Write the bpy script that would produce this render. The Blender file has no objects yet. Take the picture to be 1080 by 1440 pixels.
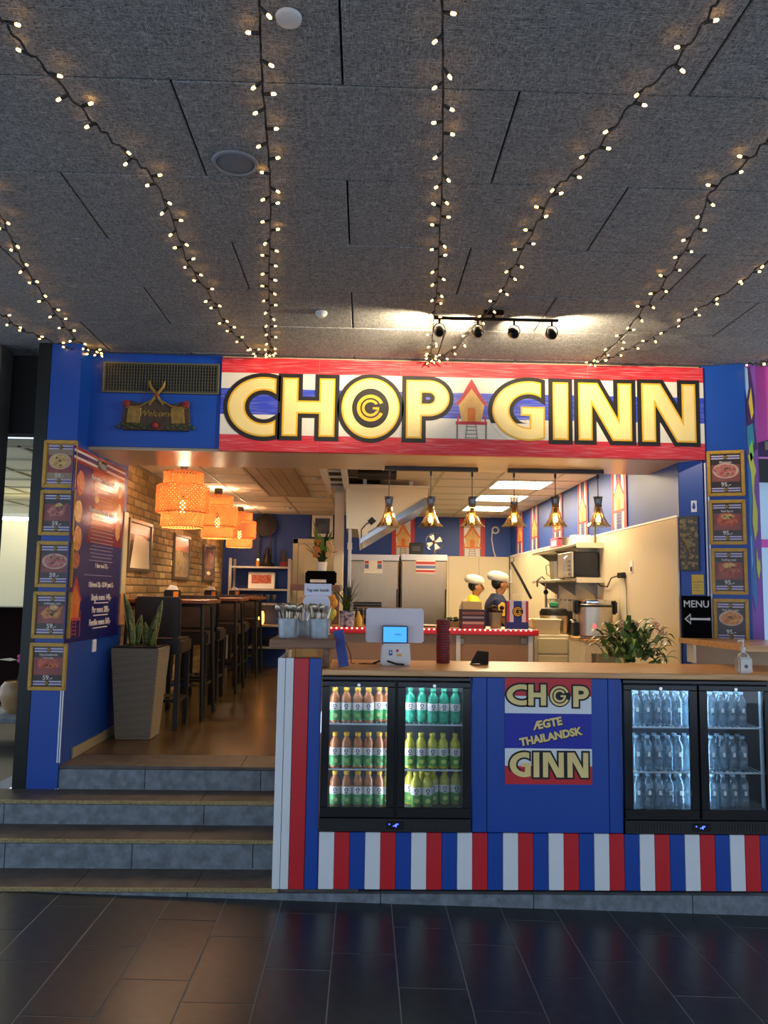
import bpy, bmesh, math, random
from mathutils import Vector, Matrix
random.seed(7)
S = bpy.context.scene
COL = S.collection
PI = math.pi
rad = math.radians

# ------------------------------------------------------------------ camera
F, YAW, PIT, ROL, EYE = 1082.0, rad(1.4), rad(5.9), rad(.86), 1.70
_cy, _sy, _cp, _sp = math.cos(YAW), math.sin(YAW), math.cos(PIT), math.sin(PIT)
FW = Vector((_sy*_cp, _cy*_cp, _sp)); _r0 = Vector((_cy, -_sy, 0)); _u0 = _r0.cross(FW)
RT = _r0*math.cos(ROL) + _u0*math.sin(ROL); UP = _u0*math.cos(ROL) - _r0*math.sin(ROL)
cam = bpy.data.cameras.new('camera'); camo = bpy.data.objects.new('camera', cam); COL.objects.link(camo)
cam.sensor_fit = 'VERTICAL'; cam.sensor_height = 36; cam.lens = F/1440*36; cam.clip_start = .05
camo.matrix_world = Matrix(((RT.x, UP.x, -FW.x, 0), (RT.y, UP.y, -FW.y, 0), (RT.z, UP.z, -FW.z, EYE), (0, 0, 0, 1)))
S.camera = camo

# ------------------------------------------------------------------ world / exposure
w = bpy.data.worlds.new('hall_daylight'); S.world = w; w.use_nodes = True
w.node_tree.nodes['Background'].inputs[0].default_value = (.56, .68, .86, 1)
w.node_tree.nodes['Background'].inputs[1].default_value = 1.3
S.view_settings.view_transform = 'Standard'; S.view_settings.look = 'None'
S.view_settings.gamma = 1; S.view_settings.use_curve_mapping = False
S.view_settings.exposure = 0.65

def lamp(kind, name, loc, energy, color, radius=.03, parent=None, target=None, size=90, blend=.6):
    l = bpy.data.lights.new(name, kind); l.energy = energy; l.color = color
    o = bpy.data.objects.new(name, l); COL.objects.link(o); o.location = loc
    if kind == 'AREA': l.size = radius
    else: l.shadow_soft_size = radius
    if kind == 'SPOT': l.spot_size = rad(size); l.spot_blend = blend
    if target: o.rotation_euler = (Vector(target)-Vector(loc)).to_track_quat('-Z', 'Y').to_euler()
    if parent: o.parent = parent
    return o

# ------------------------------------------------------------------ pixel -> world point at a stated depth
def ray(px, py): return FW + RT*((px-540)/F) + UP*((720-py)/F)
def P(px, py, Y):
    d = ray(px, py); t = Y/d.y; return Vector((d.x*t, Y, EYE+d.z*t))
def PZ(px, py, z):
    d = ray(px, py); t = (z-EYE)/d.z; return Vector((d.x*t, d.y*t, z))
def PX(px, py, X):
    d = ray(px, py); t = X/d.x; return Vector((X, d.y*t, EYE+d.z*t))
def RC(x0, y0, x1, y1, Y):
    """x0,x1,z0,z1 of a rectangle facing the viewer at depth Y"""
    m, n = (y0+y1)/2, (x0+x1)/2
    return P(x0, m, Y).x, P(x1, m, Y).x, P(n, y1, Y).z, P(n, y0, Y).z

# ------------------------------------------------------------------ mesh builder
class MB:
    def __init__(s): s.v = []; s.f = []; s.s = []
    def add(s, vs, fs, sm=False):
        n = len(s.v); s.v += [tuple(v) for v in vs]; s.f += [tuple(i+n for i in f) for f in fs]; s.s += [sm]*len(fs); return s
    def box(s, x0, x1, y0, y1, z0, z1, M=None):
        vs = [Vector((x, y, z)) for z in (z0, z1) for y in (y0, y1) for x in (x0, x1)]
        if M: vs = [M @ v for v in vs]
        return s.add(vs, [(0, 2, 3, 1), (4, 5, 7, 6), (0, 1, 5, 4), (2, 6, 7, 3), (0, 4, 6, 2), (1, 3, 7, 5)])
    def taper(s, a, b, z0, z1):
        """frustum: a,b = (x0,x1,y0,y1) at bottom and top"""
        vs = [(x, y, z0) for y in a[2:] for x in a[:2]] + [(x, y, z1) for y in b[2:] for x in b[:2]]
        return s.add(vs, [(0, 2, 3, 1), (4, 5, 7, 6), (0, 1, 5, 4), (2, 6, 7, 3), (0, 4, 6, 2), (1, 3, 7, 5)])
    def lathe(s, prof, n=16, c=(0, 0, 0), M=None, caps=False, sm=True, sx=1, sy=1):
        vs = []
        for r, z in prof:
            for k in range(n):
                a = 2*PI*k/n; vs.append(Vector((r*math.cos(a)*sx, r*math.sin(a)*sy, z)))
        if M: vs = [M @ v for v in vs]
        vs = [v+Vector(c) for v in vs]; fs = []
        for i in range(len(prof)-1):
            for k in range(n):
                fs.append((i*n+k, i*n+(k+1) % n, (i+1)*n+(k+1) % n, (i+1)*n+k))
        s.add(vs, fs, sm)
        if caps:
            m = len(s.v)-len(vs)
            s.f += [tuple(m+k for k in reversed(range(n))), tuple(m+(len(prof)-1)*n+k for k in range(n))]; s.s += [False]*2
        return s
    def cyl(s, a, b, r, n=10, r2=None, sm=True, caps=True):
        a, b = Vector(a), Vector(b); d = b-a; q = d.to_track_quat('Z', 'Y').to_matrix()
        return s.lathe([(r, 0), (r if r2 is None else r2, d.length)], n, a, q, caps, sm)
    def tube(s, pts, r, n=6, sm=True, rs=None):
        pts = [Vector(p) for p in pts]; vs = []; up = None
        for i, p in enumerate(pts):
            t = (pts[min(i+1, len(pts)-1)]-pts[max(i-1, 0)]).normalized()
            if up is None:
                up = Vector((0, 0, 1)) if abs(t.z) < .9 else Vector((1, 0, 0))
            up = (up-t*up.dot(t)).normalized(); b = t.cross(up); rr = rs[i] if rs else r
            vs += [p+(up*math.cos(2*PI*k/n)+b*math.sin(2*PI*k/n))*rr for k in range(n)]
        fs = [(i*n+k, i*n+(k+1) % n, (i+1)*n+(k+1) % n, (i+1)*n+k) for i in range(len(pts)-1) for k in range(n)]
        m = (len(pts)-1)*n
        fs += [tuple(reversed(range(n))), tuple(m+k for k in range(n))]
        return s.add(vs, fs, sm)
    def prism(s, poly, y0, y1, M=None):
        """polygon in x,z extruded along y"""
        n = len(poly); vs = [Vector((x, y0, z)) for x, z in poly]+[Vector((x, y1, z)) for x, z in poly]
        if M: vs = [M @ v for v in vs]
        return s.add(vs, [tuple(range(n)), tuple(reversed(range(n, 2*n)))]+[(k, k+n, (k+1) % n+n, (k+1) % n) for k in range(n)])
    def ball(s, c, r, n=10, m=6, sc=(1, 1, 1)):
        prof = [(max(1e-4, math.sin(PI*i/m)), -math.cos(PI*i/m)) for i in range(m+1)]
        return s.lathe(prof, n, c, Matrix.Diagonal((r*sc[0], r*sc[1], r*sc[2])).to_3x3())
    def mesh(s, name, bevel=0, seg=1):
        me = bpy.data.meshes.new(name); me.from_pydata(s.v, [], s.f)
        me.polygons.foreach_set('use_smooth', s.s)
        bm = bmesh.new(); bm.from_mesh(me)
        if bevel:
            es = [e for e in bm.edges if len(e.link_faces) == 2 and e.calc_face_angle(0) > .5]
            bmesh.ops.bevel(bm, geom=es, offset=bevel, segments=seg, affect='EDGES', clamp_overlap=True)
        bmesh.ops.recalc_face_normals(bm, faces=bm.faces)
        bm.to_mesh(me); bm.free()
        if any(s.s): me.set_sharp_from_angle(angle=rad(42))
        return me
    def obj(s, name, m, parent=None, bevel=0, seg=1, loc=None):
        return link(name, s.mesh(name, bevel, seg), m, parent, loc)
def link(name, me, m, parent=None, loc=None, rot=None):
    if m and not me.materials: me.materials.append(m)
    o = bpy.data.objects.new(name, me); COL.objects.link(o)
    if parent: o.parent = parent
    if loc is not None: o.location = loc
    if rot is not None: o.rotation_euler = rot
    return o
def tag(o, label, cat=None, group=None, kind=None):
    o['label'] = label
    if cat: o['category'] = cat
    if group: o['group'] = group
    if kind: o['kind'] = kind
    return o
def thing(name, label, cat, loc=(0, 0, 0), rz=0, group=None, kind=None):
    o = bpy.data.objects.new(name, None); o.empty_display_size = .05; COL.objects.link(o)
    o.location = loc; o.rotation_euler = (0, 0, rz)
    return tag(o, label, cat, group, kind)
def struct(o): o['kind'] = 'structure'; return o
def dup(o, loc=None, parent=None, label=None, rz=None):
    c = o.copy(); COL.objects.link(c)
    if parent: c.parent = parent
    if loc is not None: c.location = loc
    if rz is not None: c.rotation_euler = (0, 0, rz)
    if label: c['label'] = label
    for ch in o.children: dup(ch, parent=c)
    return c
ORD = ['first', 'second', 'third', 'fourth', 'fifth', 'sixth', 'seventh', 'eighth', 'ninth', 'tenth', 'eleventh', 'twelfth', 'thirteenth', 'fourteenth', 'fifteenth', 'sixteenth', 'seventeenth', 'eighteenth', 'nineteenth', 'twentieth']

# ------------------------------------------------------------------ materials
def lin(h):
    h = h.lstrip('#'); h = h if len(h) == 6 else ''.join(q*2 for q in h); c = [int(h[i:i+2], 16)/255 for i in (0, 2, 4)]
    return tuple((x/12.92 if x <= .04045 else ((x+.055)/1.055)**2.4) for x in c)+(1,)
MATS = {}
def mat(name, col='#808080', rough=.5, metal=0, var=0, scale=8, bump=0, bscale=60, stretch=(1, 1, 1), spec=.5, coat=0, emit=None, es=0, col2=None, detail=4):
    if name in MATS: return MATS[name]
    m = bpy.data.materials.new(name); m.use_nodes = True; nt = m.node_tree; b = nt.nodes['Principled BSDF']; MATS[name] = m
    c = lin(col); b.inputs['Base Color'].default_value = c; m.diffuse_color = c
    b.inputs['Roughness'].default_value = rough; b.inputs['Metallic'].default_value = metal
    b.inputs['Specular IOR Level'].default_value = spec; b.inputs['Coat Weight'].default_value = coat
    if emit: b.inputs['Emission Color'].default_value = lin(emit); b.inputs['Emission Strength'].default_value = es
    if var or bump or col2:
        tc = nt.nodes.new('ShaderNodeTexCoord'); mp = nt.nodes.new('ShaderNodeMapping'); mp.inputs['Scale'].default_value = stretch
        nt.links.new(tc.outputs['Object'], mp.inputs['Vector'])
        if var or col2:
            n = nt.nodes.new('ShaderNodeTexNoise'); n.inputs['Scale'].default_value = scale; n.inputs['Detail'].default_value = detail
            nt.links.new(mp.outputs[0], n.inputs['Vector'])
            r = nt.nodes.new('ShaderNodeValToRGB'); r.color_ramp.elements[0].position = .32; r.color_ramp.elements[1].position = .68
            if col2: ca, cb = c, lin(col2)
            else: ca = tuple(x*(1-var) for x in c[:3])+(1,); cb = tuple(min(1, x*(1+var)) for x in c[:3])+(1,)
            r.color_ramp.elements[0].color = ca; r.color_ramp.elements[1].color = cb
            nt.links.new(n.outputs['Fac'], r.inputs[0]); nt.links.new(r.outputs[0], b.inputs['Base Color'])
        if bump:
            n2 = nt.nodes.new('ShaderNodeTexNoise'); n2.inputs['Scale'].default_value = bscale; n2.inputs['Detail'].default_value = 5
            nt.links.new(mp.outputs[0], n2.inputs['Vector'])
            bp = nt.nodes.new('ShaderNodeBump'); bp.inputs['Strength'].default_value = bump; bp.inputs['Distance'].default_value = .01
            nt.links.new(n2.outputs['Fac'], bp.inputs['Height']); nt.links.new(bp.outputs[0], b.inputs['Normal'])
    return m
def glassy(name, tint='#ffffff', clear=.85, rough=.02, body=None, fres=.25):
    """thin clear sheet: mostly see-through with a glossy, slightly tinted surface"""
    if name in MATS: return MATS[name]
    m = bpy.data.materials.new(name); m.use_nodes = True; nt = m.node_tree; nt.nodes.clear(); MATS[name] = m
    out = nt.nodes.new('ShaderNodeOutputMaterial'); tr = nt.nodes.new('ShaderNodeBsdfTransparent'); tr.inputs[0].default_value = lin(tint)
    gl = nt.nodes.new('ShaderNodeBsdfGlossy'); gl.inputs['Roughness'].default_value = rough
    lw = nt.nodes.new('ShaderNodeLayerWeight'); lw.inputs['Blend'].default_value = fres
    ma = nt.nodes.new('ShaderNodeMath'); ma.operation = 'MULTIPLY_ADD'; ma.inputs[1].default_value = 1-(1-clear)*.5; ma.inputs[2].default_value = (1-clear)*.5
    nt.links.new(lw.outputs['Fresnel'], ma.inputs[0])
    mx = nt.nodes.new('ShaderNodeMixShader'); nt.links.new(ma.outputs[0], mx.inputs[0])
    nt.links.new(tr.outputs[0], mx.inputs[1]); nt.links.new(gl.outputs[0], mx.inputs[2]); last = mx
    if body:
        df = nt.nodes.new('ShaderNodeBsdfTranslucent'); df.inputs[0].default_value = lin(body)
        d2 = nt.nodes.new('ShaderNodeBsdfDiffuse'); d2.inputs[0].default_value = lin(body)
        ad = nt.nodes.new('ShaderNodeMixShader'); nt.links.new(df.outputs[0], ad.inputs[1]); nt.links.new(d2.outputs[0], ad.inputs[2])
        m2 = nt.nodes.new('ShaderNodeMixShader'); m2.inputs[0].default_value = 1-clear
        nt.links.new(mx.outputs[0], m2.inputs[1]); nt.links.new(ad.outputs[0], m2.inputs[2]); last = m2
    nt.links.new(last.outputs[0], out.inputs[0])
    return m

# felt board of the hall ceiling: fine pale fibres on dark grey
def felt():
    m = mat('ceiling_felt', '#4b4e52', .95, spec=.1); nt = m.node_tree; b = nt.nodes['Principled BSDF']
    tc = nt.nodes.new('ShaderNodeTexCoord'); geo = nt.nodes.new('ShaderNodeNewGeometry')
    acc = None
    for i, (a, sc) in enumerate(((.4, (22, 160, 60)), (1.5, (150, 20, 60)), (2.4, (26, 150, 60)))):
        mp = nt.nodes.new('ShaderNodeMapping'); mp.inputs['Rotation'].default_value = (0, 0, a); mp.inputs['Scale'].default_value = sc
        nt.links.new(geo.outputs['Position'], mp.inputs['Vector'])
        n = nt.nodes.new('ShaderNodeTexNoise'); n.inputs['Scale'].default_value = 1; n.inputs['Detail'].default_value = 2; n.inputs['Distortion'].default_value = 2.5
        nt.links.new(mp.outputs[0], n.inputs['Vector'])
        if acc is None: acc = n.outputs['Fac']
        else:
            mm = nt.nodes.new('ShaderNodeMath'); mm.operation = 'MAXIMUM'; nt.links.new(acc, mm.inputs[0]); nt.links.new(n.outputs['Fac'], mm.inputs[1]); acc = mm.outputs[0]
    r = nt.nodes.new('ShaderNodeValToRGB'); r.color_ramp.elements[0].position = .45; r.color_ramp.elements[1].position = .78
    r.color_ramp.elements[0].color = lin('#46474b'); r.color_ramp.elements[1].color = lin('#bab9b4')
    nt.links.new(acc, r.inputs[0]); nt.links.new(r.outputs[0], b.inputs['Base Color'])
    bp = nt.nodes.new('ShaderNodeBump'); bp.inputs['Strength'].default_value = .5; bp.inputs['Distance'].default_value = .01
    nt.links.new(acc, bp.inputs['Height']); nt.links.new(bp.outputs[0], b.inputs['Normal'])
    return m
FELT = felt()
def wood(name, a, b_, rough=.4, scale=3, axis=0):
    st = [14, 14, 14]; st[axis] = 1.2
    return mat(name, a, rough, col2=b_, scale=scale, stretch=tuple(st), bump=.05, bscale=9, detail=8)
WOOD = wood('oak_worktop', '#bd8850', '#dcab72', .3)
WOODB = wood('brown_oak', '#6f4a30', '#8a6041', .45)
TABLE = wood('table_wood', '#6e3a1c', '#8f5028', .35)
SLATE = mat('dark_slate', '#252b30', .31, var=.3, scale=18, bump=.06, bscale=160, spec=.4)
SLATE2 = mat('grey_granite', '#6c757d', .6, var=.3, scale=18, bump=.15, bscale=90)
TREAD = mat('worn_tread', '#4c4640', .55, var=.3, scale=10, bump=.15, bscale=70)
NOSE = mat('tread_edge', '#8d7f55', .6, var=.3, scale=60)
GROUT = mat('joint_grey', '#26282a', .9); FGROUT = mat('floor_joint', '#8b8e90', .9)
BLUE = mat('royal_blue_paint', '#08429c', .38, var=.06, scale=2)
NAVY = mat('deep_blue_paint', '#1b4496', .5, var=.06, scale=2)
RED = mat('red_paint', '#c81d28', .4, var=.05, scale=5)
WHITE = mat('white_paint', '#dfe4e6', .45, var=.03, scale=5)
CREAM = mat('cream_paint', '#d8cdb4', .4, var=.05, scale=1.5)
CEILW = mat('ceiling_white', '#ddd3bd', .8, var=.05, scale=30)
BLACK = mat('matt_black', '#0b0b0c', .45)
BLACKG = mat('gloss_black', '#08080a', .18)
STEEL = mat('brushed_steel', '#cfc6b4', .36, .9, bump=.05, bscale=8, stretch=(1, 1, 60))
STEELF = mat('fridge_steel', '#a3937a', .27, 1, var=.08, scale=3, bump=.04, bscale=8, stretch=(40, 1, 1))
MBLACK = mat('chalk_black', '#060607', .95, spec=.08)
STEELD = mat('dull_steel', '#8e8a80', .35, 1)
CHROME = mat('chrome', '#d0d0d0', .12, 1)
GOLD = mat('gold_frame', '#b98d2a', .42, 0, var=.12, scale=30)
PALE = mat('print_pale', '#e6e2da', .5)
GLASS = glassy('door_glass', '#f4f8fa', .95); FGLASS = glassy('frame_glass', '#fbfbfb', .998, fres=.08)
# ================================================================== text and glyph meshes
def _to_mesh(cu, name):
    o = bpy.data.objects.new('tmp_glyph', cu); COL.objects.link(o)
    bpy.context.view_layer.update(); dg = bpy.context.evaluated_depsgraph_get()
    me = bpy.data.meshes.new_from_object(o.evaluated_get(dg)); me.name = name
    bpy.data.objects.remove(o); bpy.data.curves.remove(cu)
    me.materials.clear()
    return me
TXT = {}
def text_mesh(s, size, off=0, ext=.0006, align='CENTER', shear=0):
    k = (s, size, off, ext, align, shear)
    if k not in TXT:
        cu = bpy.data.curves.new('tmp_text', 'FONT'); cu.body = s; cu.size = size; cu.offset = off; cu.extrude = ext; cu.shear = shear
        cu.align_x = align; cu.align_y = 'CENTER'; cu.resolution_u = 3
        TXT[k] = _to_mesh(cu, 'lettering')
    return TXT[k].copy()
def text(s, size, m, parent, x=0, z=0, y=0, off=0, align='CENTER', name='lettering', ext=.0006, roll=0, shear=0, sx=1):
    """lettering in the local x,z plane, read from -y"""
    o = link(name, text_mesh(s, size, off, ext, align, shear), m, parent, (x, y, z)); o.rotation_euler = (PI/2, -roll, 0); o.scale = (sx, 1, 1)
    return o
def loops_mesh(loops, off=0, ext=.002, name='letter'):
    cu = bpy.data.curves.new('tmp_loops', 'CURVE'); cu.dimensions = '2D'; cu.fill_mode = 'BOTH'; cu.extrude = ext; cu.offset = off
    for lp in loops:
        sp = cu.splines.new('POLY'); sp.points.add(len(lp)-1); sp.use_cyclic_u = True
        for p, (x, z) in zip(sp.points, lp): p.co = (x, z, 0, 1)
    return _to_mesh(cu, name)
def arc(cx, cz, rx, rz, a0, a1, n=28):
    return [(cx+rx*math.cos(rad(a0+(a1-a0)*i/n)), cz+rz*math.sin(rad(a0+(a1-a0)*i/n))) for i in range(n+1)]
def band(cx, cz, rx, rz, t, a0, a1, n=28, tz=None):
    tz = t if tz is None else tz
    return arc(cx, cz, rx, rz, a0, a1, n)+arc(cx, cz, rx-t, rz-tz, a1, a0, n)
def glyph(ch, w, h, t):
    """bold humanist capital in a w x h box centred on the origin, stem t"""
    X, Z = w/2, h/2
    if ch == 'I': return [[(-X, -Z), (X, -Z), (X, Z), (-X, Z)]]
    if ch == 'H':
        b = t*.42
        return [[(-X, -Z), (-X+t, -Z), (-X+t, -b), (X-t, -b), (X-t, -Z), (X, -Z), (X, Z), (X-t, Z), (X-t, b), (-X+t, b), (-X+t, Z), (-X, Z)]]
    if ch == 'N':
        return [[(-X, -Z), (-X+t*.9, -Z), (-X+t*.9, Z-t*1.45), (X-t*1.25, -Z), (X, -Z), (X, Z), (X-t*.9, Z), (X-t*.9, -Z+t*1.45), (-X+t*1.25, Z), (-X, Z)]]
    if ch == 'P':
        c = Z-h*.31; r = h*.31
        out = [(-X, -Z), (-X+t, -Z), (-X+t, c-r)]+arc(X-w*.48, c, w*.48, r, -90, 90, 20)+[(-X, Z)]
        k = t*.82; inn = [(-X+t, c-r+k), (-X+t, c+r-k)]+arc(X-w*.48, c, w*.48-t*.95, r-k, 90, -90, 16)
        return [out, inn]
    if ch == 'O': return [arc(0, 0, X, Z, 0, 356, 60), arc(0, 0, X-t*1.05, Z-t*.85, 0, 356, 60)]
    if ch == 'C':
        ri = w*.75-t*1.1; ai = math.degrees(math.acos(min(.9, .25*w/ri)))
        return [arc(w*.25, 0, w*.75, Z, 70.5, 289.5, 36)+arc(w*.25, 0, ri, Z-t*.86, 360-ai, ai, 36)]
    if ch == 'G':
        ri = w*.7-t*1.1; ai = math.degrees(math.acos(min(.9, .23*w/ri))); ab = math.degrees(math.acos(max(-.6, min(.6, (.3*w-.98*t)/ri))))
        return [arc(w*.2, 0, w*.7, Z, 70.8, 295.4, 36)+[(X, h*.07), (w*.04, h*.07), (w*.04, -h*.085), (X-t*.98, -h*.085)]+arc(w*.2, 0, ri, Z-t*.86, 360-ab, ai, 36)]
def cg_logo(parent, m, r, x, z, y, ext=.001):
    """round mark: an open ring around a small G"""
    lp = [band(0, 0, r, r, r*.23, 24, 336, 36)]
    me = loops_mesh(lp, 0, ext, 'logo_ring'); o = link('logo_ring', me, m, parent, (x, y, z), (PI/2, 0, 0))
    q = r*.64; g = [band(0, 0, q, q, q*.32, 34, 345, 30), [(q*.15, q*.12), (q, q*.12), (q, -q*.30), (q*.66, -q*.30), (q*.66, -q*.16), (q*.15, -q*.16)]]
    mb = MB()
    for p in g: mb.prism(p, -ext, ext)
    g_ = mb.obj('logo_letter', m, parent, loc=(x, y, z))
    return o
# small Thai stilt house print, flat layers in x,z at y, about w x h
ORANGE = mat('print_orange', '#d9772b', .5, var=.12, scale=20)
PEACH = mat('print_peach', '#d9a860', .5, var=.1, scale=20)
PRED = mat('print_red', '#b8323a', .5, var=.1, scale=20)
PGREY = mat('print_grey', '#7d7466', .5)
def thai_house(parent, cx, cz, w, h, y, wall=None, roof=None, door=None, leg=None):
    wall, roof, door, leg = wall or PEACH, roof or PRED, door or ORANGE, leg or PGREY
    f = lambda pts: [(cx+x*w, cz+z*h) for x, z in pts]
    MB().prism(f([(-.5, .08), (-.3, .22), (-.12, .40), (0, .5), (.12, .40), (.3, .22), (.5, .08), (.38, .08), (0, .34), (-.38, .08)]), y-.001, y).obj('house_roof', roof, parent)
    MB().prism(f([(-.40, .085), (0, .36), (.40, .085), (.30, -.20), (-.30, -.20)]), y-.0006, y+.0002).obj('house_wall', wall, parent)
    MB().prism(f([(-.12, -.19), (.12, -.19), (.12, .0), (.08, .03), (-.08, .03), (-.12, .0)]), y-.0016, y-.0008).obj('house_door', door, parent)
    d = MB().prism(f([(-.48, -.24), (.48, -.24), (.48, -.19), (-.48, -.19)]), y-.0014, y)
    for q in (-.44, .40): d.prism(f([(q, -.24), (q+.05, -.24), (q+.05, -.08), (q, -.08)]), y-.001, y)
    d.obj('house_deck', roof, parent)
    l = MB()
    for q in (-.46, .42): l.prism(f([(q, -.5), (q+.05, -.5), (q+.05, -.24), (q, -.24)]), y-.001, y)
    for q, e in ((-.15, -.20), (.12, .17)): l.prism(f([(e, -.5), (e+.03, -.5), (q+.03, -.24), (q, -.24)]), y-.001, y)
    for k in range(4): l.prism(f([(-.16, -.46+k*.06), (.16, -.46+k*.06), (.16, -.445+k*.06), (-.16, -.445+k*.06)]), y-.0008, y)
    l.obj('house_stilts', leg, parent)

# ================================================================== the hall: floor, steps, ceiling
FSL = math.atan(.026)                                    # the hall floor falls to the right
fl = MB().box(-6, 7, -5, 4.41, -.06, -.0016).obj('floor', FGROUT); struct(fl); tag(fl, 'dark slate tiled hall floor in front of the counter', 'floor')
fl.rotation_euler = (0, FSL, 0); fl.location = (0, 0, .012)
tm = [MB().box(-.1465, .1465, -.2975, .2975, -.012, 0).mesh('tile', .001) for _ in range(1)][0]; tm.materials.append(SLATE)
for i in range(-9, 12):
    y1, ln = 4.40, [.6, .3, .47, .17][i % 4]
    while y1 > 1.7:
        x = i*.298+.03; dz = random.uniform(-.0004, .0006)
        if abs(ln-.6) < .01:
            link('tile', tm, SLATE, fl, (x, y1-.3, dz)).rotation_euler = (random.uniform(-.0008, .0008), random.uniform(-.0008, .0008), 0)
        else:
            MB().box(x-.1465, x+.1465, y1-ln+.0025, y1-.0005, -.012+dz, dz).obj('tile', SLATE, fl, .001)
        y1 -= ln; ln = .6

HT = [(4.385, .08), (4.68, .24), (4.975, .38), (5.255, .53)]
XL, XR = -4.2, 3.2
st = thing('stone_steps', 'grey stone steps leading up to the dining area beside the counter', 'steps', (0, 4.385, 0), kind='structure')
for k, (y, z) in enumerate(HT):
    ye = HT[k+1][0] if k < 3 else 5.62
    xr = XR if k == 0 else -.44
    xl = XL if k < 3 else -1.985
    zb = HT[k-1][1] if k else -.25
    # riser stones
    cuts = [xl]+[c for c in ([-2.95, -1.95, -.93, .12, .96, 1.84, 2.7], [-2.9, -2.05, -1.32, -.62], [-2.2, -.97], [-1.42, -.66])[k] if xl+.1 < c < xr-.05]+[xr]
    for a, b in zip(cuts, cuts[1:]):
        MB().box(a+.002, b-.002, y+.004-4.385, y+.05-4.385, zb-.01, z-.022).obj('riser_stone', SLATE2, st, .002)
    cuts = [xl]+[c for c in ([-2.3, -1.55, -.9, .0, .8, 1.7], [-2.6, -1.75, -1.0], [-2.0, -1.0], [-1.5, -.8])[k] if xl+.1 < c < xr-.1]+[xr]
    for a, b in zip(cuts, cuts[1:]):
        if k == 0 and a > -.5: continue
        MB().box(a+.0015, b-.0015, y+.02-4.385, ye+.006-4.385, z-.022, z).obj('tread_stone', TREAD, st, .0015)
    MB().box(xl, xr if k else -.44, y-4.385, y+.02-4.385, z-.02, z+.001).obj('tread_nosing', NOSE if k < 3 else TREAD, st, .003)
    # fill under the tread
    MB().box(xl, xr, y+.05-4.385, ye-4.385, zb-.01, z-.022).obj('step_core', GROUT, st)

# hall ceiling of felt boards
ce = MB().box(-5, 6, -4, 5.72, 3.412, 3.47).obj('ceiling', GROUT); struct(ce); tag(ce, 'dark grey felt panel ceiling over the hall', 'ceiling')
pm = MB().box(-.5815, .5815, -.2965, .2965, 0, .03).mesh('ceiling_panel', .004); pm.materials.append(FELT)
for r in range(-1, 6):
    y0 = 2.42+.597*r
    for c in range(-3, 4):
        x = (-.674 if r % 2 == 0 else -.1)+1.17*c+.585
        if r == 5 and False: continue
        link('ceiling_panel', pm, FELT, ce, (x, y0+.2985, 3.381+random.uniform(0, .003)))

# ================================================================== facade bulkhead
bk = MB().box(-1.985, 2.44, 5.475, 6.17, 2.68, 3.40).obj('wall_front', mat('bulkhead_cream', '#b9a689', .28, var=.04, scale=2)); struct(bk)
tag(bk, 'cream bulkhead beam above the counter opening', 'wall')
bp_ = MB().box(-2.0, -1.05, 5.45, 5.474, 2.70, 3.378).obj('trim_1', BLUE); struct(bp_); tag(bp_, 'royal blue facade panel behind the vent and the welcome sign', 'panel')
# left pillar
lp = thing('wall_pillar_left', 'tall blue pillar with dark metal side carrying five gold menu frames', 'pillar', (0, 5.25, 0), kind='structure')
MB().box(-2.19, -1.985, 0, .20, .382, 3.379).obj('pillar_core', BLUE, lp)
MB().box(-2.278, -2.192, -.004, .36, .382, 3.379).obj('metal_side', mat('dark_metal_cladding', '#20221f', .35, .5, var=.1, scale=3), lp)
for k in range(2): MB().box(-1.997+k*.014, -1.990+k*.014, -.006, -.001, .55, 2.66).obj('white_edge_strip', WHITE, lp)
# left return wall, brick wall, back wall, right wall
wl = MB().box(-2.19, -1.986, 5.452, 6.42, .532, 2.88).obj('wall_left', BLUE); struct(wl); tag(wl, 'blue side wall beside the entrance carrying the tall menu banner', 'wall')
bb = MB().box(-1.984, -1.972, 5.46, 6.42, .532, .60).obj('baseboard_left', mat('beige_skirting', '#8f8670', .5)); struct(bb); tag(bb, 'beige skirting along the blue entrance wall', 'baseboard')
MORT = mat('mortar', '#8f7d5c', .9, var=.15, scale=20)
bw = MB().box(-2.40, -2.212, 6.43, 12.1, .53, 2.88).obj('wall_brick', MORT); struct(bw); tag(bw, 'yellow brown brick wall along the bar tables', 'wall')
bmats = [mat('brick_%d' % i, c, .85, var=.2, scale=25, bump=.3, bscale=60) for i, c in enumerate(('#a78d5f', '#957a4d', '#b29a6b', '#9d8152', '#866b43'))]
bms = []
for i, m in enumerate(bmats):
    me = MB().box(0, .012, -.1075, .1075, -.031, .031).mesh('brick', .003); me.materials.append(m); bms.append(me)
rest = {i: MB() for i in range(5)}; cnt = 0
allb = []
for j in range(31):
    z = .56+.075*j
    for i in range(25):
        y = 6.55+.2275*i+(.11 if j % 2 else 0)
        if y+.11 > 12.09: continue
        allb.append((y, z))
allb.sort(key=lambda q: q[0]+(5 if q[1] < 1.45 or q[1] > 2.78 else 0))
for k, (y, z) in enumerate(allb):
    i = random.choice((0, 0, 1, 1, 2, 3, 3, 4)); dx = random.uniform(-.002, .003)
    if k < 300: link('brick', bms[i], None, bw, (-2.214+dx, y, z))
    else: rest[i].box(-2.214+dx, -2.202+dx, y-.1075, y+.1075, z-.031, z+.031)
for i in rest:
    o = rest[i].obj('brick_courses', bmats[i], bw); o['kind'] = 'stuff'
wb = MB().box(-2.4, 2.5, 12.1, 12.25, .2, 2.95).obj('wall_back', NAVY); struct(wb); tag(wb, 'dark blue back wall of the dining room and kitchen', 'wall')
wr = MB().box(2.302, 2.45, 5.56, 12.1, .2, 2.95).obj('wall_right', NAVY); struct(wr); tag(wr, 'blue side wall of the kitchen above the white cladding', 'wall')
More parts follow.
